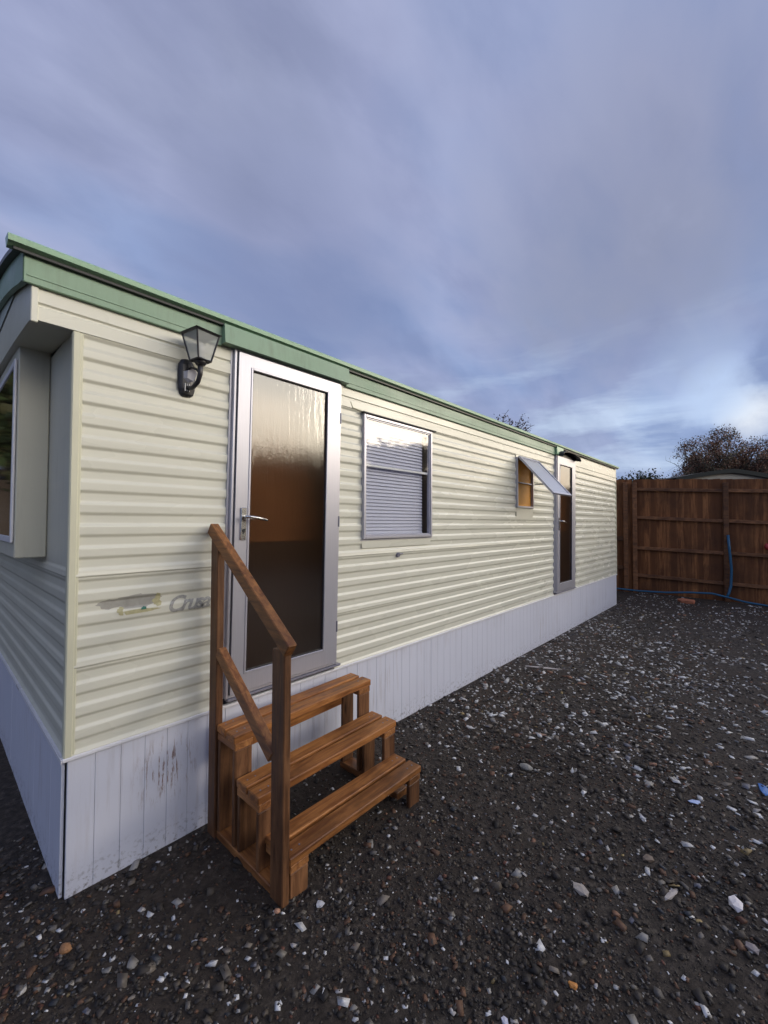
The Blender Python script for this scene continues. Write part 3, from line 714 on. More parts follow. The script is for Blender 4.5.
def draped(name, pts_list, mat, off=.0008):
    """thin patch that follows the ribs: rows between outline crossings"""
    mb = MB()
    for pts in pts_list:
        zs = [p[1] for p in pts]; z0, z1 = min(zs), max(zs); n = max(4, int((z1-z0)/.002)); rows = []
        for k in range(n+1):
            z = z0+(z1-z0)*(k+.02)/(n+.04); xs_ = []
            for (a, b) in zip(pts, pts[1:]+pts[:1]):
                if (a[1]-z)*(b[1]-z) < 0: xs_.append(a[0]+(b[0]-a[0])*(z-a[1])/(b[1]-a[1]))
            if len(xs_) >= 2: rows.append((z, min(xs_), max(xs_)))
        for (za, a0, a1), (zb, b0, b1) in zip(rows, rows[1:]):
            da, db = depth_at(za)+off, depth_at(zb)+off
            mb.quad((a0, -da, za), (a1, -da, za), (b1, -db, zb), (b0, -db, zb))
    return mb.build(name, mat, home, smooth=True)
draped('scraped_patch', [blotch(.152, 1.184, .115, .040, 1, 0)], M['bare'], .0008)
draped('scraped_patch', [blotch(.25, 1.186, .20, .062, 2, 0)], M['bare'], .0011)
for q_, b_ in enumerate((blotch(.265, 1.138, .150, .020, 4, 0), blotch(.340, 1.178, .034, .058, 5, 0, jag=.4), blotch(.185, 1.148, .024, .036, 6, 0, jag=.4))): draped('sticker_residue', [b_], M['residue'], .0016+.0002*q_)
draped('sticker_remnant', [[(.268, 1.143), (.290, 1.143), (.291, 1.154), (.284, 1.149), (.279, 1.158), (.273, 1.149), (.269, 1.152)]], M['greenbit'], .0024)
fc = bpy.data.curves.new('lettering', 'FONT'); fc.body = 'Crusa'; fc.size = .105; fc.shear = .42; fc.offset = .0028; fc.space_character = .80
fo = bpy.data.objects.new('tmp', fc); COL.objects.link(fo); dg = bpy.context.evaluated_depsgraph_get()
me = bpy.data.meshes.new_from_object(fo.evaluated_get(dg)); bpy.data.objects.remove(fo)
import bmesh
bm = bmesh.new(); bm.from_mesh(me); bmesh.ops.triangulate(bm, faces=bm.faces); bmesh.ops.subdivide_edges(bm, edges=[e for e in bm.edges if e.calc_length() > .008], cuts=3)
bmesh.ops.triangulate(bm, faces=bm.faces)
for v in bm.verts:
    x, z = .378+v.co.x, 1.112+v.co.y; v.co = (x, -(depth_at(z)+.0012), z)
bm.to_mesh(me); bm.free(); lo = bpy.data.objects.new('lettering', me); COL.objects.link(lo); me.materials.clear(); me.materials.append(M['greyletter']); lo.parent = home
tag(lo, 'faded grey script lettering partly hidden by the post')

# ------------------------------------------------------------------ wooden steps with handrail
steps = empty('wooden_steps', (1.03, -.40, 0), 'brown stained timber steps with three slatted treads and one handrail below the nearer door', 'steps')
X0, X1 = .585, 1.493
def sbd(name, x0, x1, y0, y1, z0, z1, mat, lab=None):
    mb = MB(); mb.box(x0, x1, y0, y1, z0, z1, .004)
    mb.v = [(x, y, z_-.020*(X1-x)/.92*max(0, min(1, z_/.3))) if name != 'post' else (x, y, z_) for x, y, z_ in mb.v]   # the flight leans a little
    o = mb.build(name, mat, steps); return o
for (yf, yb, zt, xa) in ((-.308, -.130, .568, .577), (-.518, -.322, .380, .578), (-.702, -.508, .188, .6145)):
    wb_ = (yb-yf-.018)/2
    sbd('tread_board', xa+.004, X1-.006, yb-wb_, yb, zt-.036, zt, M['wood_x'])
    sbd('tread_board', xa, X1, yf, yf+wb_, zt-.038, zt-.001, M['wood_x'])
    for (lx0, lx1) in ((xa+.006, xa+.10), (X1-.10, X1-.004)):
        sbd('bearer', lx0, lx1, yf+.004, yb-.004, zt-.074, zt-.0385, M['wood_y'])
        sbd('leg', lx0+.001, lx1-.002, yf+.006, yf+.028, .036 if zt > .2 else -.02, zt-.0745, M['wood_z'])
        if zt > .3: sbd('leg', lx0+.001, lx1-.002, yb-.028, yb-.006, .036, zt-.0745, M['wood_z'])
for lx0, lx1 in ((X0, X0+.095), (X1-.098, X1-.006)): sbd('ground_runner', lx0, lx1, -.606, -.130, -.02, .0355, M['wood_y'])
sbd('back_rail', X0+.10, X1-.10, -.150, -.129, .40, .49, M['wood_x'])
# posts
sbd('post', .574, .612, -.128, -.056, -.03, 1.475, M['wood_z']); sbd('post', .578, .613, -.703, -.612, -.03, 1.020, M['wood_z'])
mb = MB(); mb.beam((.594, -.030, 1.518), (.594, -.722, 1.028), .044, .060, b=.004); mb.build('handrail', M['wood_y'], steps)
mb = MB(); mb.beam((.594, -.1285, .905), (.594, -.611, .565), .040, .058, b=.004); mb.build('brace', M['wood_y'], steps)
# screw heads
mb = MB(); mb.tube([(0, 0, -.003), (0, 0, .0013)], .0042, 8); scm = mb.build('screw', M['alu_dark']).data
bpy.data.objects.remove(bpy.data.objects['screw'])
for (yf, zt, xa) in ((-.308, .568, .577), (-.518, .380, .578), (-.702, .188, .6145)):
    for x in (xa+.035, xa+.075, X1-.035, X1-.075):
        for y in (yf+.04, yf+.15):
            o = bpy.data.objects.new('screw', scm); COL.objects.link(o); o.parent = steps
            o.location = Vector((x, y, zt-.0005-.020*(X1-x)/.92*min(1, zt/.3)))-Vector(steps.location)

# ------------------------------------------------------------------ wall lantern
lan = empty('wall_lantern', (.45, -.01, 2.26), 'black four sided glass coach lantern on the cream wall left of the nearer door', 'wall lamp')
mb = MB(); prof_ = [(2.165, .020), (2.175, .030), (2.20, .036), (2.26, .038), (2.32, .036), (2.345, .024), (2.352, .01)]
ring = []
for z, r_ in prof_: ring.append([( .455+r_*1.15*math.cos(a), -.013-.022*math.sin(a)*(r_/.038), z) for a in [math.pi*k/10 for k in range(11)]])
for ra, rb_ in zip(ring, ring[1:]):
    for k in range(10): mb.quad(ra[k], ra[k+1], rb_[k+1], rb_[k])
mb.v = [(x, y, z+.012) for x, y, z in mb.v]; mb.build('back_plate', M['blackmetal'], lan, smooth=True)
mb = MB(); mb.tube([(.450, -.03, 2.215), (.462, -.070, 2.210), (.474, -.100, 2.235), (.478, -.115, 2.270), (.478, -.118, 2.335)], [.012, .011, .011, .012, .014], 10)
mb.tube([(.478, -.118, 2.315), (.478, -.118, 2.335)], [.020, .036], 12); mb.tube([(.450, -.03, 2.30), (.46, -.06, 2.315), (.470, -.09, 2.30), (.476, -.112, 2.28)], .006, 8)
mb.build('arm', M['blackmetal'], lan, smooth=True)
cx_, cy_ = .478, -.118; zb_, zt_ = 2.336, 2.466; hb, ht = .034, .060; th = R(10)
def cp(h, k): 
    a = th+math.pi/4+k*math.pi/2; return (cx_+h*1.414*math.cos(a), cy_+h*1.414*math.sin(a))
mb = MB()
for k in range(4):
    a = cp(hb, k); b = cp(ht, k); mb.tube([(*a, zb_), (*b, zt_)], .0045, 6)
    a2 = cp(hb, k+1); b2 = cp(ht, k+1); mb.tube([(*a, zb_), (*a2, zb_)], .005, 6); mb.tube([(*b, zt_), (*b2, zt_)], .0065, 6)
mb.poly([(*cp(hb, k), zb_-.002) for k in range(4)][::-1])
mb.build('cage', M['blackmetal'], lan)
mb = MB()
for k in range(4):
    a, b, a2, b2 = cp(hb, k), cp(ht, k), cp(hb, k+1), cp(ht, k+1); mb.quad((*a, zb_), (*a2, zb_), (*b2, zt_), (*b, zt_))
mb.build('lantern_pane', M['lampglass'], lan)
mb = MB()
for k in range(4):
    a, a2 = cp(ht+.010, k), cp(ht+.010, k+1); mb.poly([(*a, zt_+.003), (*a2, zt_+.003), (cx_, cy_, zt_+.016)])
mb.poly([(*cp(ht+.010, k), zt_+.002) for k in range(4)][::-1]); mb.tube([(cx_, cy_, zt_+.012), (cx_, cy_, zt_+.020)], [.010, .004], 8)
mb.build('cap', M['blackmetal'], lan)
mb = MB(); mb.tube([(cx_, cy_, zb_), (cx_, cy_, zb_+.025), (cx_, cy_, zb_+.04), (cx_, cy_, zb_+.065), (cx_, cy_, zb_+.085), (cx_, cy_, zb_+.095)], [.013, .013, .020, .025, .016, .003], 12)
mb.build('bulb', plain('opal_bulb', (.7, .7, .68), .2), lan, smooth=True)
mb = MB(); ox = .032; F_ = lambda x, y, z: (x+ox, y-.004, z)
mb.poly([F_(.414, -.042, 2.262), F_(.443, -.048, 2.250), F_(.458, -.052, 2.290), F_(.442, -.048, 2.325), F_(.416, -.042, 2.300)]); mb.poly([F_(.414, -.042, 2.262), F_(.416, -.042, 2.300), F_(.400, -.026, 2.295), F_(.400, -.026, 2.262)])
mb.poly([F_(.414, -.042, 2.262), F_(.400, -.026, 2.262), F_(.420, -.028, 2.240), F_(.443, -.048, 2.250)])
mb.build('sensor_cover', plain('grey_sensor', (.42, .42, .46), .3), lan)
mb = MB()
for k in range(3): mb.box(.436+k*.010, .4405+k*.010, -.043, -.034, 2.195, 2.235, .001)
mb.build('plate_ribs', plain('silver_ribs', (.5, .5, .5), .3, .6), lan)

# ------------------------------------------------------------------ fences
def fence(P0, P1, label, height0, height1, gz0, gz1, rails, posts, group=None, th=.02, face=1, detail=True):
    """boards behind, rails and posts on the yard side. P0,P1 2D; heights = top z at ends"""
    P0 = Vector((*P0, 0)); P1 = Vector((*P1, 0)); d = (P1-P0); Ln = d.length; d.normalize(); nrm = Vector((d.y, -d.x, 0))*face
    root = empty('wooden_fence', (P0.x, P0.y, 0), label, 'fence', group)
    def pt(s_, o, z): return P0+d*s_+nrm*o+Vector((0, 0, z))
    lin = lambda a, b, s_: a+(b-a)*s_/Ln
    mb = MB(); s_ = 0; rr = random.Random(int(P0.x*10)); bw = .105 if detail else .4
    while s_ < Ln-.01:
        e = min(s_+bw+rr.uniform(-.004, .004), Ln); zt = lin(height0, height1, s_)+rr.uniform(-.006, .006); zb = lin(gz0, gz1, s_)-.05
        a0, a1 = -.020-rr.uniform(0, .003), -.006-rr.uniform(0, .003)
        P = [pt(s_, a0, zb), pt(e+.004, a1, zb), pt(e+.004, a1, zt), pt(s_, a0, zt)]; mb.poly(P)
        Q = [p-nrm*.012 for p in P]; mb.poly(Q[::-1]); mb.poly([P[3], P[2], Q[2], Q[3]]); mb.poly([P[1], Q[1], Q[2], P[2]]); mb.poly([P[0], P[3], Q[3], Q[0]])
        s_ = e
    mb.build('panel', M['fence'], root)
    for (z0, z1, hgt) in rails:
        prev = 0
        for a, b in zip(posts, posts[1:]):
            mb = MB(); j = rr.uniform(-.012, .012)
            mb.beam(pt(a+.04, .024, lin(z0, z1, a)+j), pt(b-.04, .024, lin(z0, z1, b)-j*.5), .046, hgt, b=.004); mb.build('rail', M['fence_rail'], root)
    for s_ in posts:
        mb = MB(); M_ = Matrix.Translation(pt(s_, .035, 0)) @ Matrix.Rotation(math.atan2(d.y, d.x), 4, 'Z')
        mb.box(-.045, .045, -.048, .048, lin(gz0, gz1, s_)-.1, lin(height0, height1, s_)-.10+rr.uniform(0, .03), .006, M_); mb.build('post', M['fence_rail'], root)
    return root
A = Vector((10.515, .095)); B = Vector((11.145, -2.30)); dv = (B-A).normalized(); LnA = 13.0; E_ = A+dv*LnA
drop = .045; gdrop = .04
fence(A, E_, 'tall brown vertical board fence with exposed rails beyond the end of the mobile home', 2.555, 2.555-drop*LnA*.8, 0, -gdrop*6, [(2.33, 2.33-.05*LnA, .07), (1.690, 1.69-.048*LnA, .07), (1.005, 1.005-.042*LnA, .07), (.385, .385-.048*LnA, .07)], [0.02, 1.66, 3.36, 5.1, 6.8, 8.5, 10.2, 11.9, 12.9], face=1)
C_ = A-dv*4
fence(A-dv*.02, C_, 'darker stretch of tall board fence running on behind the mobile home', 2.56, 2.62, 0, 0, [(1.20, 1.2, .10), (.55, .55, .08)], [.14, 1.9, 3.8], face=-1)
# fences behind the viewer (they show in the glass)
fence((E_.x, E_.y), (-9, E_.y-1.0), 'brown board fence on the far side of the yard, seen mirrored in the door glass', 2.15, 2.4, -.1, -.1, [(1.9, 2.0, .08), (1.1, 1.2, .08)], [0.1+2.4*k for k in range(9)], face=1, detail=False)

# blue water pipe: riser and run on the ground
def gp(px, py, z=.0):
    d = fw + r2*((px-384)/f_px) - u2*((py-512)/f_px); tt = (z-CAM.z)/d.z; return CAM+d*tt
def fpt(px, py, off):
    # on the fence plane, shifted off towards the yard
    nrm = Vector((dv.y, -dv.x)); nrm = nrm if nrm.dot(Vector((CAM.x, CAM.y))-A) > 0 else -nrm
    Q = A+nrm*off; d = fw + r2*((px-384)/f_px) - u2*((py-512)/f_px)
    tt = (Q-Vector((CAM.x, CAM.y))).dot(nrm)/Vector((d.x, d.y)).dot(nrm); return CAM+d*tt
pr = [fpt(728.0, 535, .11), fpt(729.5, 550, .12), fpt(731.5, 570, .13), fpt(731, 585, .14), fpt(729, 593, .16), fpt(727, 597, .20)]
mb = MB(); mb.tube(pr, .024, 10)
pipe = tag(mb.build('water_pipe', M['bluepipe'], None, smooth=True, loc=tuple(pr[-1])), 'upright blue plastic pipe rising from the ground against a fence post', 'pipe')
run = []
for px, py in ((560, 600), (617, 588.5), (640, 591), (665, 592.5), (690, 592.5), (712, 593.5), (728, 597.5), (745, 602), (768, 606), (800, 610)):
    p = fpt(px, py, .22 if px < 720 else .25); z = float(ground_z(p.x, p.y)); run.append((p.x, p.y, max(z+.02, p.z)))
run2 = []
for a, b in zip(run, run[1:]):
    for k in range(4): run2.append(tuple(a[i]+(b[i]-a[i])*k/4 for i in range(3)))
mb = MB(); mb.tube(run2, .020, 8)
tag(mb.build('water_pipe', M['bluepipe'], None, smooth=True, loc=tuple(run2[0])), 'blue plastic pipe lying along the foot of the board fence', 'pipe')
p = fpt(767, 547, .05); mb = MB(); mb.tube([p+Vector((0, 0, -.06)), p+Vector((0, 0, -.03)), p, p+Vector((0, .005, .05)), p+Vector((0, 0, .075))], [.012, .035, .04, .03, .008], 8)
tag(mb.build('red_scrap', M['red'], None, smooth=True, loc=tuple(p)), 'small red plastic scrap caught on a fence rail', 'scrap')

# ------------------------------------------------------------------ neighbour's building behind the fence
nb_ = at_depth(730, 480, 15.5); nb0 = Vector((nb_.x, nb_.y, 0))
B_fence = None
hut = empty('neighbour_cabin', (nb0.x, nb0.y, 0), 'low cabin with cream gable and dark curved roof edge behind the fence', 'cabin')
ex = Vector((r2.x, r2.y, 0)).normalized(); ez = Vector((fw.x, fw.y, 0)).normalized()
def hp(u, w_, z): return nb0+ex*u+ez*w_+Vector((0, 0, z))
zap = 3.57; hw = 1.95
def rz(u): return zap-.10-.34*(abs(u)/hw)**1.35
us = [-hw+2*hw*k/16 for k in range(17)]
mb = MB()
for a, b in zip(us, us[1:]): mb.quad(hp(a, 0, 0), hp(b, 0, 0), hp(b, 0, rz(b)-.0), hp(a, 0, rz(a)-.0))
mb.quad(hp(-hw, 0, 0), hp(-hw, 7, 0), hp(-hw, 7, rz(hw)), hp(-hw, 0, rz(hw))); mb.quad(hp(hw, 0, 0), hp(hw, 7, 0), hp(hw, 7, rz(hw)), hp(hw, 0, rz(hw)))
mb.build('wall', plain('cabin_render', (.36, .35, .31), .8), hut)
mb = MB()
for a, b in zip(us, us[1:]):
    a_, b_ = a*1.06, b*1.06
    for (w0, dz) in ((-.12, .0),):
        mb.quad(hp(a_, w0, rz(a)-.05), hp(b_, w0, rz(b)-.05), hp(b_, w0, rz(b)+.10), hp(a_, w0, rz(a)+.10))
        mb.quad(hp(a_, w0, rz(a)+.10), hp(b_, w0, rz(b)+.10), hp(b_, 7, rz(b)+.10), hp(a_, 7, rz(a)+.10)); mb.quad(hp(a_, w0, rz(a)-.05), hp(b_, w0, rz(b)-.05), hp(b_, .05, rz(b)-.05), hp(a_, .05, rz(a)-.05))
mb.build('roof', plain('dark_green_bargeboard', (.008, .014, .016), .8), hut)

# ------------------------------------------------------------------ trees
def tree(name, base, height, spread, seed, label, pal, leaf=.16, nleaf=9000, density=.8, trunk_r=.22, first=.28, cat='tree', group=None, levels=5, dome=None, ball=.35):
    r = random.Random(seed); root = empty(name, tuple(base), label, cat, group); mb = MB(); tips = []
    base = Vector(base)
    def grow(p, d, ln, rad, lev):
        n = 4; pts = [p]; rs = [rad]; q = p.copy(); dd = d.copy()
        for k in range(n):
            dd = (dd+Vector((r.gauss(0, .13), r.gauss(0, .13), r.gauss(.03, .09)))).normalized(); q = q+dd*ln/n; pts.append(q.copy()); rs.append(rad*(1-.45*(k+1)/n))
            if lev >= 2: tips.append((q.copy(), lev))
        mb.tube(pts, rs, 6 if lev < 2 else (4 if lev < 4 else 3), cap=False)
        if lev >= levels: return
        nb = 3 if lev < 3 else r.choice((2, 3))
        for k in range(nb):
            t_ = r.uniform(.45, 1) if k else 1.0; j = min(n, max(1, int(round(t_*n)))); a = r.uniform(0, 6.28)
            side = Vector((math.cos(a), math.sin(a), 0)); ang_ = r.uniform(.35, .85)
            nd = (dd*math.cos(ang_)+side*math.sin(ang_)*spread+Vector((0, 0, .10))).normalized()
            grow(pts[j], nd, ln*r.uniform(.62, .82), rs[j]*.68, lev+1)
    grow(base-Vector((0, 0, .2)), Vector((0, 0, 1)), height*first, trunk_r, 0)
    # scale to height
    zm = max(v[2] for v in mb.v)-base.z; k_ = height/zm
    mb.v = [tuple(base+(Vector(v)-base)*k_) for v in mb.v]; tips = [(base+(t_-base)*k_, l) for t_, l in tips]
    if dome:
        ok = [((v[0]-base.x)**2+(v[1]-base.y)**2)/(dome[0]*1.03)**2+((v[2]-dome[1])/(dome[2]*1.03))**2 < 1 or v[2] < base.z+dome[1] and (v[0]-base.x)**2+(v[1]-base.y)**2 < .6 for v in mb.v]
        mb.f = [f for f in mb.f if all(ok[i] for i in f)]
    mb.build('trunk', M['bark'], root)
    g = np.random.default_rng(seed); tp = np.array([t_[:] for t_, l in tips if l >= levels-2]); 
    if dome: tp = tp[(((tp[:, 0]-base.x)**2+(tp[:, 1]-base.y)**2)/dome[0]**2+((tp[:, 2]-dome[1])/dome[2])**2) < 1]
    # clumps keep/lose leaves together, so sky shows through
    hz_ = vnoise(tp[:, 0]*1.0+seed, tp[:, 1]+tp[:, 2]*.7, .9, seed)+.5; keep = hz_ < density; tp = tp[keep] if keep.sum() > 20 else tp
    idx = g.integers(0, len(tp), nleaf); c = tp[idx]+g.normal(0, ball, (nleaf, 3))*np.array([1, 1, .75])
    c[:, 2] = np.maximum(c[:, 2], base.z+.3)
    u = g.normal(size=(nleaf, 3)); u /= np.linalg.norm(u, axis=1)[:, None]; v_ = np.cross(u, g.normal(size=(nleaf, 3))); v_ /= np.linalg.norm(v_, axis=1)[:, None]
    s_ = leaf*g.uniform(.5, 1.3, (nleaf, 1)); P = np.stack([c-u*s_, c-v_*s_*.5, c+u*s_, c+v_*s_*.5], 1).reshape(-1, 3)
    pal_ = np.array(pal); clump = (vnoise(c[:, 0], c[:, 1]+c[:, 2], .8, seed+3)+.5); ci = np.clip((clump*len(pal)+g.normal(0, .7, nleaf)).astype(int), 0, len(pal)-1)
    C = pal_[ci]*g.uniform(.6, 1.35, (nleaf, 1))
    fast_mesh('crown', P, np.arange(nleaf*4).reshape(-1, 4), M['leaf'], C, parent=root)
    return root
def vase_tree(base, top, rx, zc, rzz, seed, label, pal, leaf, nleaf, trunk_r, limbs=36, sc=1.0):
    r_ = random.Random(seed); root = empty('broadleaf_tree', tuple(base), label, 'tree'); mb = MB(); base = Vector(base); tips = []
    fork = base+Vector((r_.uniform(-.2, .2), r_.uniform(-.2, .2), zc-rzz*.95)); mb.tube([base-Vector((0, 0, .2)), base.lerp(fork, .5)+Vector((.08, .05, 0)), fork], [trunk_r*1.3, trunk_r, trunk_r*.85], 10, cap=False)
    def curve(a, b, r0, r1, sag, n=5, sides=5):
        off = Vector((r_.gauss(0, 1), r_.gauss(0, 1), r_.gauss(0, .6)))*(b-a).length*.07; pts = []
        for k in range(n+1):
            t_ = k/n; p = a.lerp(b, t_)+off*math.sin(math.pi*t_)+Vector((0, 0, sag*math.sin(math.pi*t_))); pts.append(p)
        mb.tube(pts, [r0+(r1-r0)*k/n for k in range(n+1)], sides, cap=False); return pts
    def dome(q=1.0):
        while True:
            a = r_.uniform(0, 6.28); c = r_.uniform(-.6, 1); rr = math.sqrt(1-min(1, c*c))*q
            return base+Vector((math.cos(a)*rr*rx, math.sin(a)*rr*rx, zc+c*rzz*q))
    for m in range(limbs):
        e = dome(r_.uniform(.45, .86)); P1 = curve(fork, e, trunk_r*.5, .03, .35, 7, 6)
        for k in range(10):
            j = r_.randint(2, 7); st = P1[j]; t1 = st+(e-fork).normalized()*r_.uniform(.4, 1.1)*sc+Vector((r_.gauss(0, .55), r_.gauss(0, .55), r_.gauss(.15, .4)))*sc
            P2 = curve(st, t1, .028, .010, .05, 4, 4)
            for q in range(5):
                s2 = P2[r_.randint(1, 4)]; t2 = s2+Vector((r_.gauss(0, .33), r_.gauss(0, .33), r_.gauss(.08, .26)))*sc; mb.tube([s2, s2.lerp(t2, .5)+Vector((0, 0, .03)), t2], [.010, .007, .004], 3, cap=False)
                w_ = ((t2.x-base.x)**2+(t2.y-base.y)**2)/rx**2+((t2.z-zc)/rzz)**2
                if w_ < 1.15: tips.append((t2.x, t2.y, t2.z))
    mb.build('trunk', M['bark'], root)
    g = np.random.default_rng(seed); tp = np.array(tips); cl_ = vnoise(tp[:, 0], tp[:, 1]*.6+tp[:, 2], .75, seed)+.5; tp = tp[g.random(len(tp)) < np.clip((cl_-.30)*3.2, .06, 1)]
    idx = g.integers(0, len(tp), nleaf); c = tp[idx]+g.normal(0, .19*(.5+.5*sc), (nleaf, 3))
    u = g.normal(size=(nleaf, 3)); u /= np.linalg.norm(u, axis=1)[:, None]; v_ = np.cross(u, g.normal(size=(nleaf, 3))); v_ /= np.linalg.norm(v_, axis=1)[:, None]
    s_ = leaf*g.uniform(.5, 1.3, (nleaf, 1)); P = np.stack([c-u*s_, c-v_*s_*.5, c+u*s_, c+v_*s_*.5], 1).reshape(-1, 3)
    pal_ = np.array(pal); cn = vnoise(c[:, 0], c[:, 1]+c[:, 2], .6, seed+3)+.5; ci = np.clip((cn*len(pal)+g.normal(0, .6, nleaf)).astype(int), 0, len(pal)-1)
    fast_mesh('crown', P, np.arange(nleaf*4).reshape(-1, 4), M['leaf'], pal_[ci]*g.uniform(.6, 1.35, (nleaf, 1)), parent=root)
AUT = [(.13, .12, .08), (.20, .115, .075), (.24, .13, .09), (.14, .13, .09), (.25, .18, .13)]
GRN = [(.025, .045, .018), (.04, .065, .02), (.055, .06, .025), (.07, .07, .03)]
ORG = [(.16, .10, .04), (.30, .15, .05), (.12, .10, .05), (.40, .20, .07)]
def tb(px, D):
    p = at_depth(px, 524, D); return (p.x, p.y, 0)
vase_tree(tb(731, 34), 9.2, 4.7, 5.3, 4.0, 17, 'autumn broadleaf tree with thin russet foliage behind the neighbour cabin', AUT, .075, 60000, .26, limbs=60)
vase_tree(tb(802, 31), 8.4, 3.9, 4.9, 3.3, 6, 'autumn tree cut off by the right edge beyond the fence', AUT, .078, 32000, .22)
vase_tree(tb(505, 26), 8.8, 1.6, 6.5, 1.75, 8, 'tree whose bare reddish top shows just above the mobile home roof', [(.05, .02, .02), (.07, .03, .03), (.04, .03, .03)], .075, 1500, .12, limbs=13, sc=.5)
for k, (px, D, h_) in enumerate(((634, 42, 5.9), (650, 40, 6.3), (668, 43, 6.0), (690, 40, 7.0), (757, 40, 7.6))):
    tree('shrub_tree', tb(px, D), h_, 1.1, 30+k, ['low dark green tree just showing above the fence beside the mobile home corner', 'rounded dark green tree above the fence, second from the mobile home corner', 'small dark tree above the fence left of the autumn tree', 'green bushy tree under the left side of the autumn tree', 'green bushy tree above the right slope of the cabin roof'][k], GRN+AUT[:1], .13, 6500, .9, .2, .25, levels=4, group='small trees beyond the fence', ball=.5)
# trees on the viewer's side of the yard, seen mirrored in the windows
bk = [(6.5, -22, 6.0), (10.5, -21.5, 5.2), (13.2, -21, 5.7), (15.6, -19.6, 5.0), (18.9, -15.9, 6.0), (17.0, -18.0, 5.4), (33, -14, 3.0), (2, -21, 5.6), (-3, -22, 6.4), (-8, -20, 5.6)]
bk += [(13+3.2*k, -13.6-.4*(k % 2), 3.4) for k in range(8)]
for k, (x, y, h_) in enumerate(bk):
    tree('hedge_tree', (x, y, 0), h_, .55 if 3 < k < 7 else 1.2, 60+k, 'orange brown hedge tree behind the far yard fence, mirrored in the door glass', ORG, .20, 9000, .95, .2, levels=4, first=.1, group='trees mirrored in the glass', ball=.38 if 3 < k < 7 else .75)
# trees and fence towards -X, mirrored in the bay window
for k, (x, y, h_) in enumerate(((-3.4, 13, 8.0), (-5.5, 15, 8.5), (-2.2, 17, 8.5), (-8, 12, 7.5), (-4.4, 19, 8))):
    tree('hedge_tree', (x, y, 0), h_, 1.2, 80+k, 'dark tree past the bay end of the mobile home', GRN, .20, 9000, .98, .2, levels=4, first=.1, group='trees past the bay end', ball=.8)

# ------------------------------------------------------------------ world: dusk overcast, brighter warm sky low behind the viewer
SUN_EL, SUN_AZ = R(17), math.atan2(-.66, .75)
world = bpy.data.worlds.new('World'); SC.world = world; world.use_nodes = True
wt = NT.__new__(NT); wt.t = world.node_tree; wt.n = wt.t.nodes; wt.l = wt.t.links
bg = wt.n['Background']
tc = wt.new('ShaderNodeTexCoord'); sep = wt.new('ShaderNodeSeparateXYZ'); wt.link(tc.outputs['Generated'], sep.inputs[0])
sky = wt.new('ShaderNodeTexSky', sky_type='NISHITA', sun_disc=False); sky.sun_elevation = SUN_EL; sky.sun_rotation = math.pi/2-SUN_AZ
z = wt.math('MAXIMUM', sep.outputs['Z'], 0.0)
# cloud-layer projection: direction / (z + .18)
inv = wt.math('DIVIDE', 1.0, wt.math('ADD', z, .42))
cmb = wt.new('ShaderNodeCombineXYZ'); wt.link(wt.math('MULTIPLY', sep.outputs['X'], inv), cmb.inputs[0]); wt.link(wt.math('MULTIPLY', sep.outputs['Y'], inv), cmb.inputs[1]); cmb.inputs[2].default_value = 1.7
mp = wt.new('ShaderNodeMapping'); mp.inputs['Rotation'].default_value = (0, 0, R(40)); mp.inputs['Scale'].default_value = (1.0, 1.9, 1); wt.link(cmb.outputs[0], mp.inputs[0])
n1 = wt.noise(mp.outputs[0], 1.15, 4, .48, .05); n2 = wt.noise(mp.outputs[0], 3.0, 6, .55, .15); 
# base colours by elevation (display-linear radiance)
e1 = wt.ramp(z, [(0, (.42, .55, .78)), (.08, (.30, .42, .68)), (.25, (.23, .32, .56)), (.6, (.29, .34, .54)), (1, (.33, .37, .55))])
cl = wt.ramp(n1, [(.34, (.215, .30, .54)), (.44, (.25, .33, .56)), (.53, (.36, .40, .60)), (.61, (.30, .335, .50)), (.70, (.23, .26, .38))])
c_ = wt.mix(.62, e1, cl)
lowm = wt.math('SUBTRACT', 1.0, wt.math('MULTIPLY', z, 2.3), clamp=True)
# long pale streaks low in the sky
cs = wt.new('ShaderNodeMapping'); cs.inputs['Scale'].default_value = (2.0, 2.0, 11.0); cs.inputs['Location'].default_value = (3.1, .4, 2.2); wt.link(tc.outputs['Generated'], cs.inputs[0])
n3 = wt.noise(cs.outputs[0], 1.5, 7, .55, .3)
hi = wt.ramp(n3, [(.50, (0, 0, 0)), (.66, (1, 1, 1))]); lo3 = wt.ramp(n3, [(.30, (1, 1, 1)), (.46, (0, 0, 0))])
c_ = wt.mix(wt.math('MULTIPLY', wt.math('MULTIPLY', hi, lowm), 1.15, clamp=True), c_, (.60, .74, .93))
c_ = wt.mix(wt.math('MULTIPLY', wt.math('MULTIPLY', lo3, lowm), .6, clamp=True), c_, (.19, .255, .44))
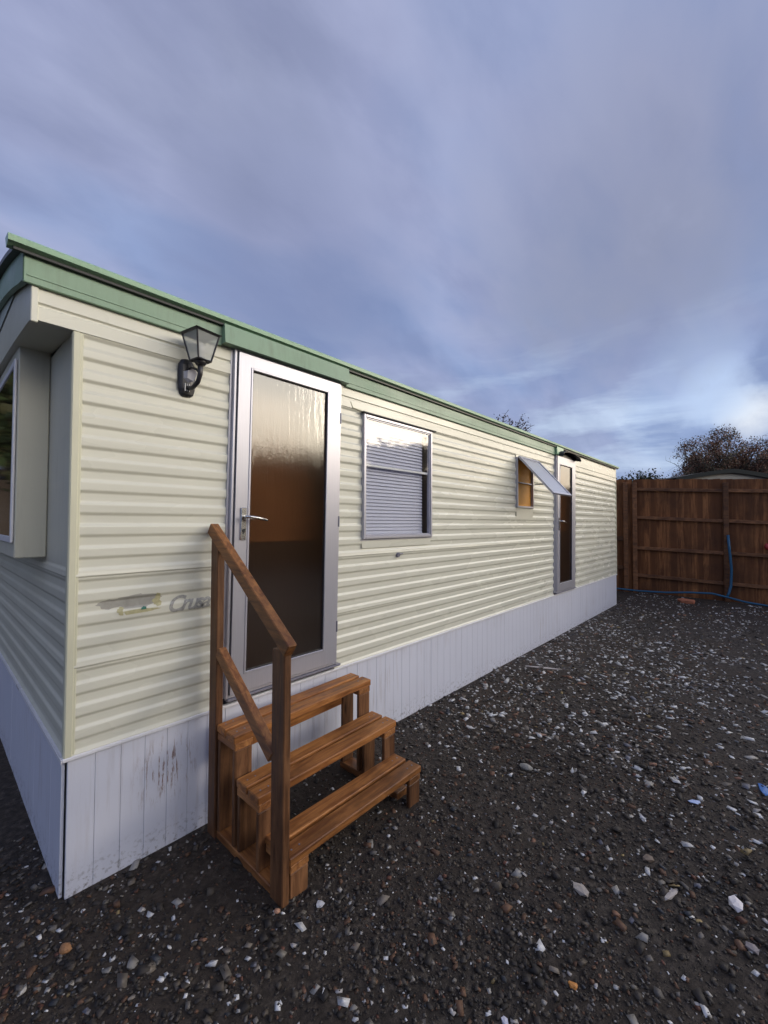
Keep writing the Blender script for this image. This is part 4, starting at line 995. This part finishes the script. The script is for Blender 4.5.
# heavier grey masses in the cloud deck
dn = wt.new('ShaderNodeVectorMath', operation='NORMALIZE'); wt.link(tc.outputs['Generated'], dn.inputs[0])
tx = wt.ramp(n2, [(.36, (.86, .87, .90)), (.50, (1, 1, 1)), (.62, (1.13, 1.12, 1.09))]); c_ = wt.mix(1.0, c_, tx, 'MULTIPLY')
for (px, py, w0, amt, colr) in ((752, 412, .9985, .95, (.80, .86, .93)), (722, 392, .9975, .7, (.56, .70, .92)), (690, 372, .993, .45, (.42, .56, .84)), (625, 215, .950, .62, (.205, .225, .315)), (300, 275, .965, .55, (.20, .235, .40)), (560, 60, .93, .35, (.40, .44, .63)), (420, 130, .95, .3, (.38, .43, .64))):
    d = (fw + r2*((px-384)/f_px) - u2*((py-512)/f_px)).normalized()
    dp = wt.new('ShaderNodeVectorMath', operation='DOT_PRODUCT'); wt.link(dn.outputs[0], dp.inputs[0]); dp.inputs[1].default_value = d
    m_ = wt.math('MULTIPLY', wt.math('SUBTRACT', wt.math('ADD', dp.outputs['Value'], wt.math('MULTIPLY', wt.math('SUBTRACT', n2, .5), (1-w0)*2.0)), w0), 1/(1-w0), clamp=True)
    c_ = wt.mix(wt.math('MULTIPLY', m_, amt), c_, colr)
c_ = wt.mix(1.0, c_, (10.7, 10.5, 10.5), 'MULTIPLY')
# part of the clear sky shows through
c_ = wt.mix(.10, c_, sky.outputs[0])
# bright warm bank
bx, by = math.cos(SUN_AZ), math.sin(SUN_AZ)
hl = wt.math('SQRT', wt.math('ADD', wt.math('MULTIPLY', sep.outputs['X'], sep.outputs['X']), wt.math('ADD', wt.math('MULTIPLY', sep.outputs['Y'], sep.outputs['Y']), 1e-5)))
KB = R(-60); dt = wt.math('DIVIDE', wt.math('ADD', wt.math('MULTIPLY', sep.outputs['X'], math.cos(KB)), wt.math('MULTIPLY', sep.outputs['Y'], math.sin(KB))), hl)
azf = wt.ramp(dt, [(.51, (0, 0, 0)), (.66, (.40, .40, .40)), (.82, (1, 1, 1)), (1, (1, 1, 1))])
elf = wt.ramp(z, [(0, (.8, .8, .8)), (.10, (1, 1, 1)), (.30, (.95, .95, .95)), (.48, (.40, .40, .40)), (.72, (0, 0, 0))])
nf = wt.ramp(n2, [(.32, (.6, .6, .6)), (.62, (1, 1, 1))])
bf = wt.math('MULTIPLY', wt.math('MULTIPLY', azf, elf), nf)
wcol = wt.ramp(z, [(0, (1.0, .76, .48)), (.22, (1.0, .90, .72)), (.5, (.95, .93, .92))])
add = wt.mix(1.0, wcol, (58, 58, 58), 'MULTIPLY')
c_ = wt.mix(bf, c_, add)
wt.link(c_, bg.inputs['Color']); bg.inputs['Strength'].default_value = .1
sd = bpy.data.lights.new('sun', 'SUN'); sd.energy = .55; sd.angle = R(16); sd.color = (1, .86, .68)
so = bpy.data.objects.new('sun', sd); COL.objects.link(so)
dirv = Vector((math.cos(SUN_EL)*bx, math.cos(SUN_EL)*by, math.sin(SUN_EL))); so.rotation_euler = dirv.to_track_quat('Z', 'Y').to_euler()

SC.view_settings.view_transform = 'Standard'; SC.view_settings.look = 'None'; SC.view_settings.exposure = .06; SC.view_settings.gamma = 1; SC.view_settings.use_curve_mapping = False
SC.cycles.max_bounces = 6; SC.cycles.transparent_max_bounces = 12
SC.cycles.sample_clamp_indirect = 6
SC.render.engine = 'CYCLES'; SC.cycles.use_denoising = True
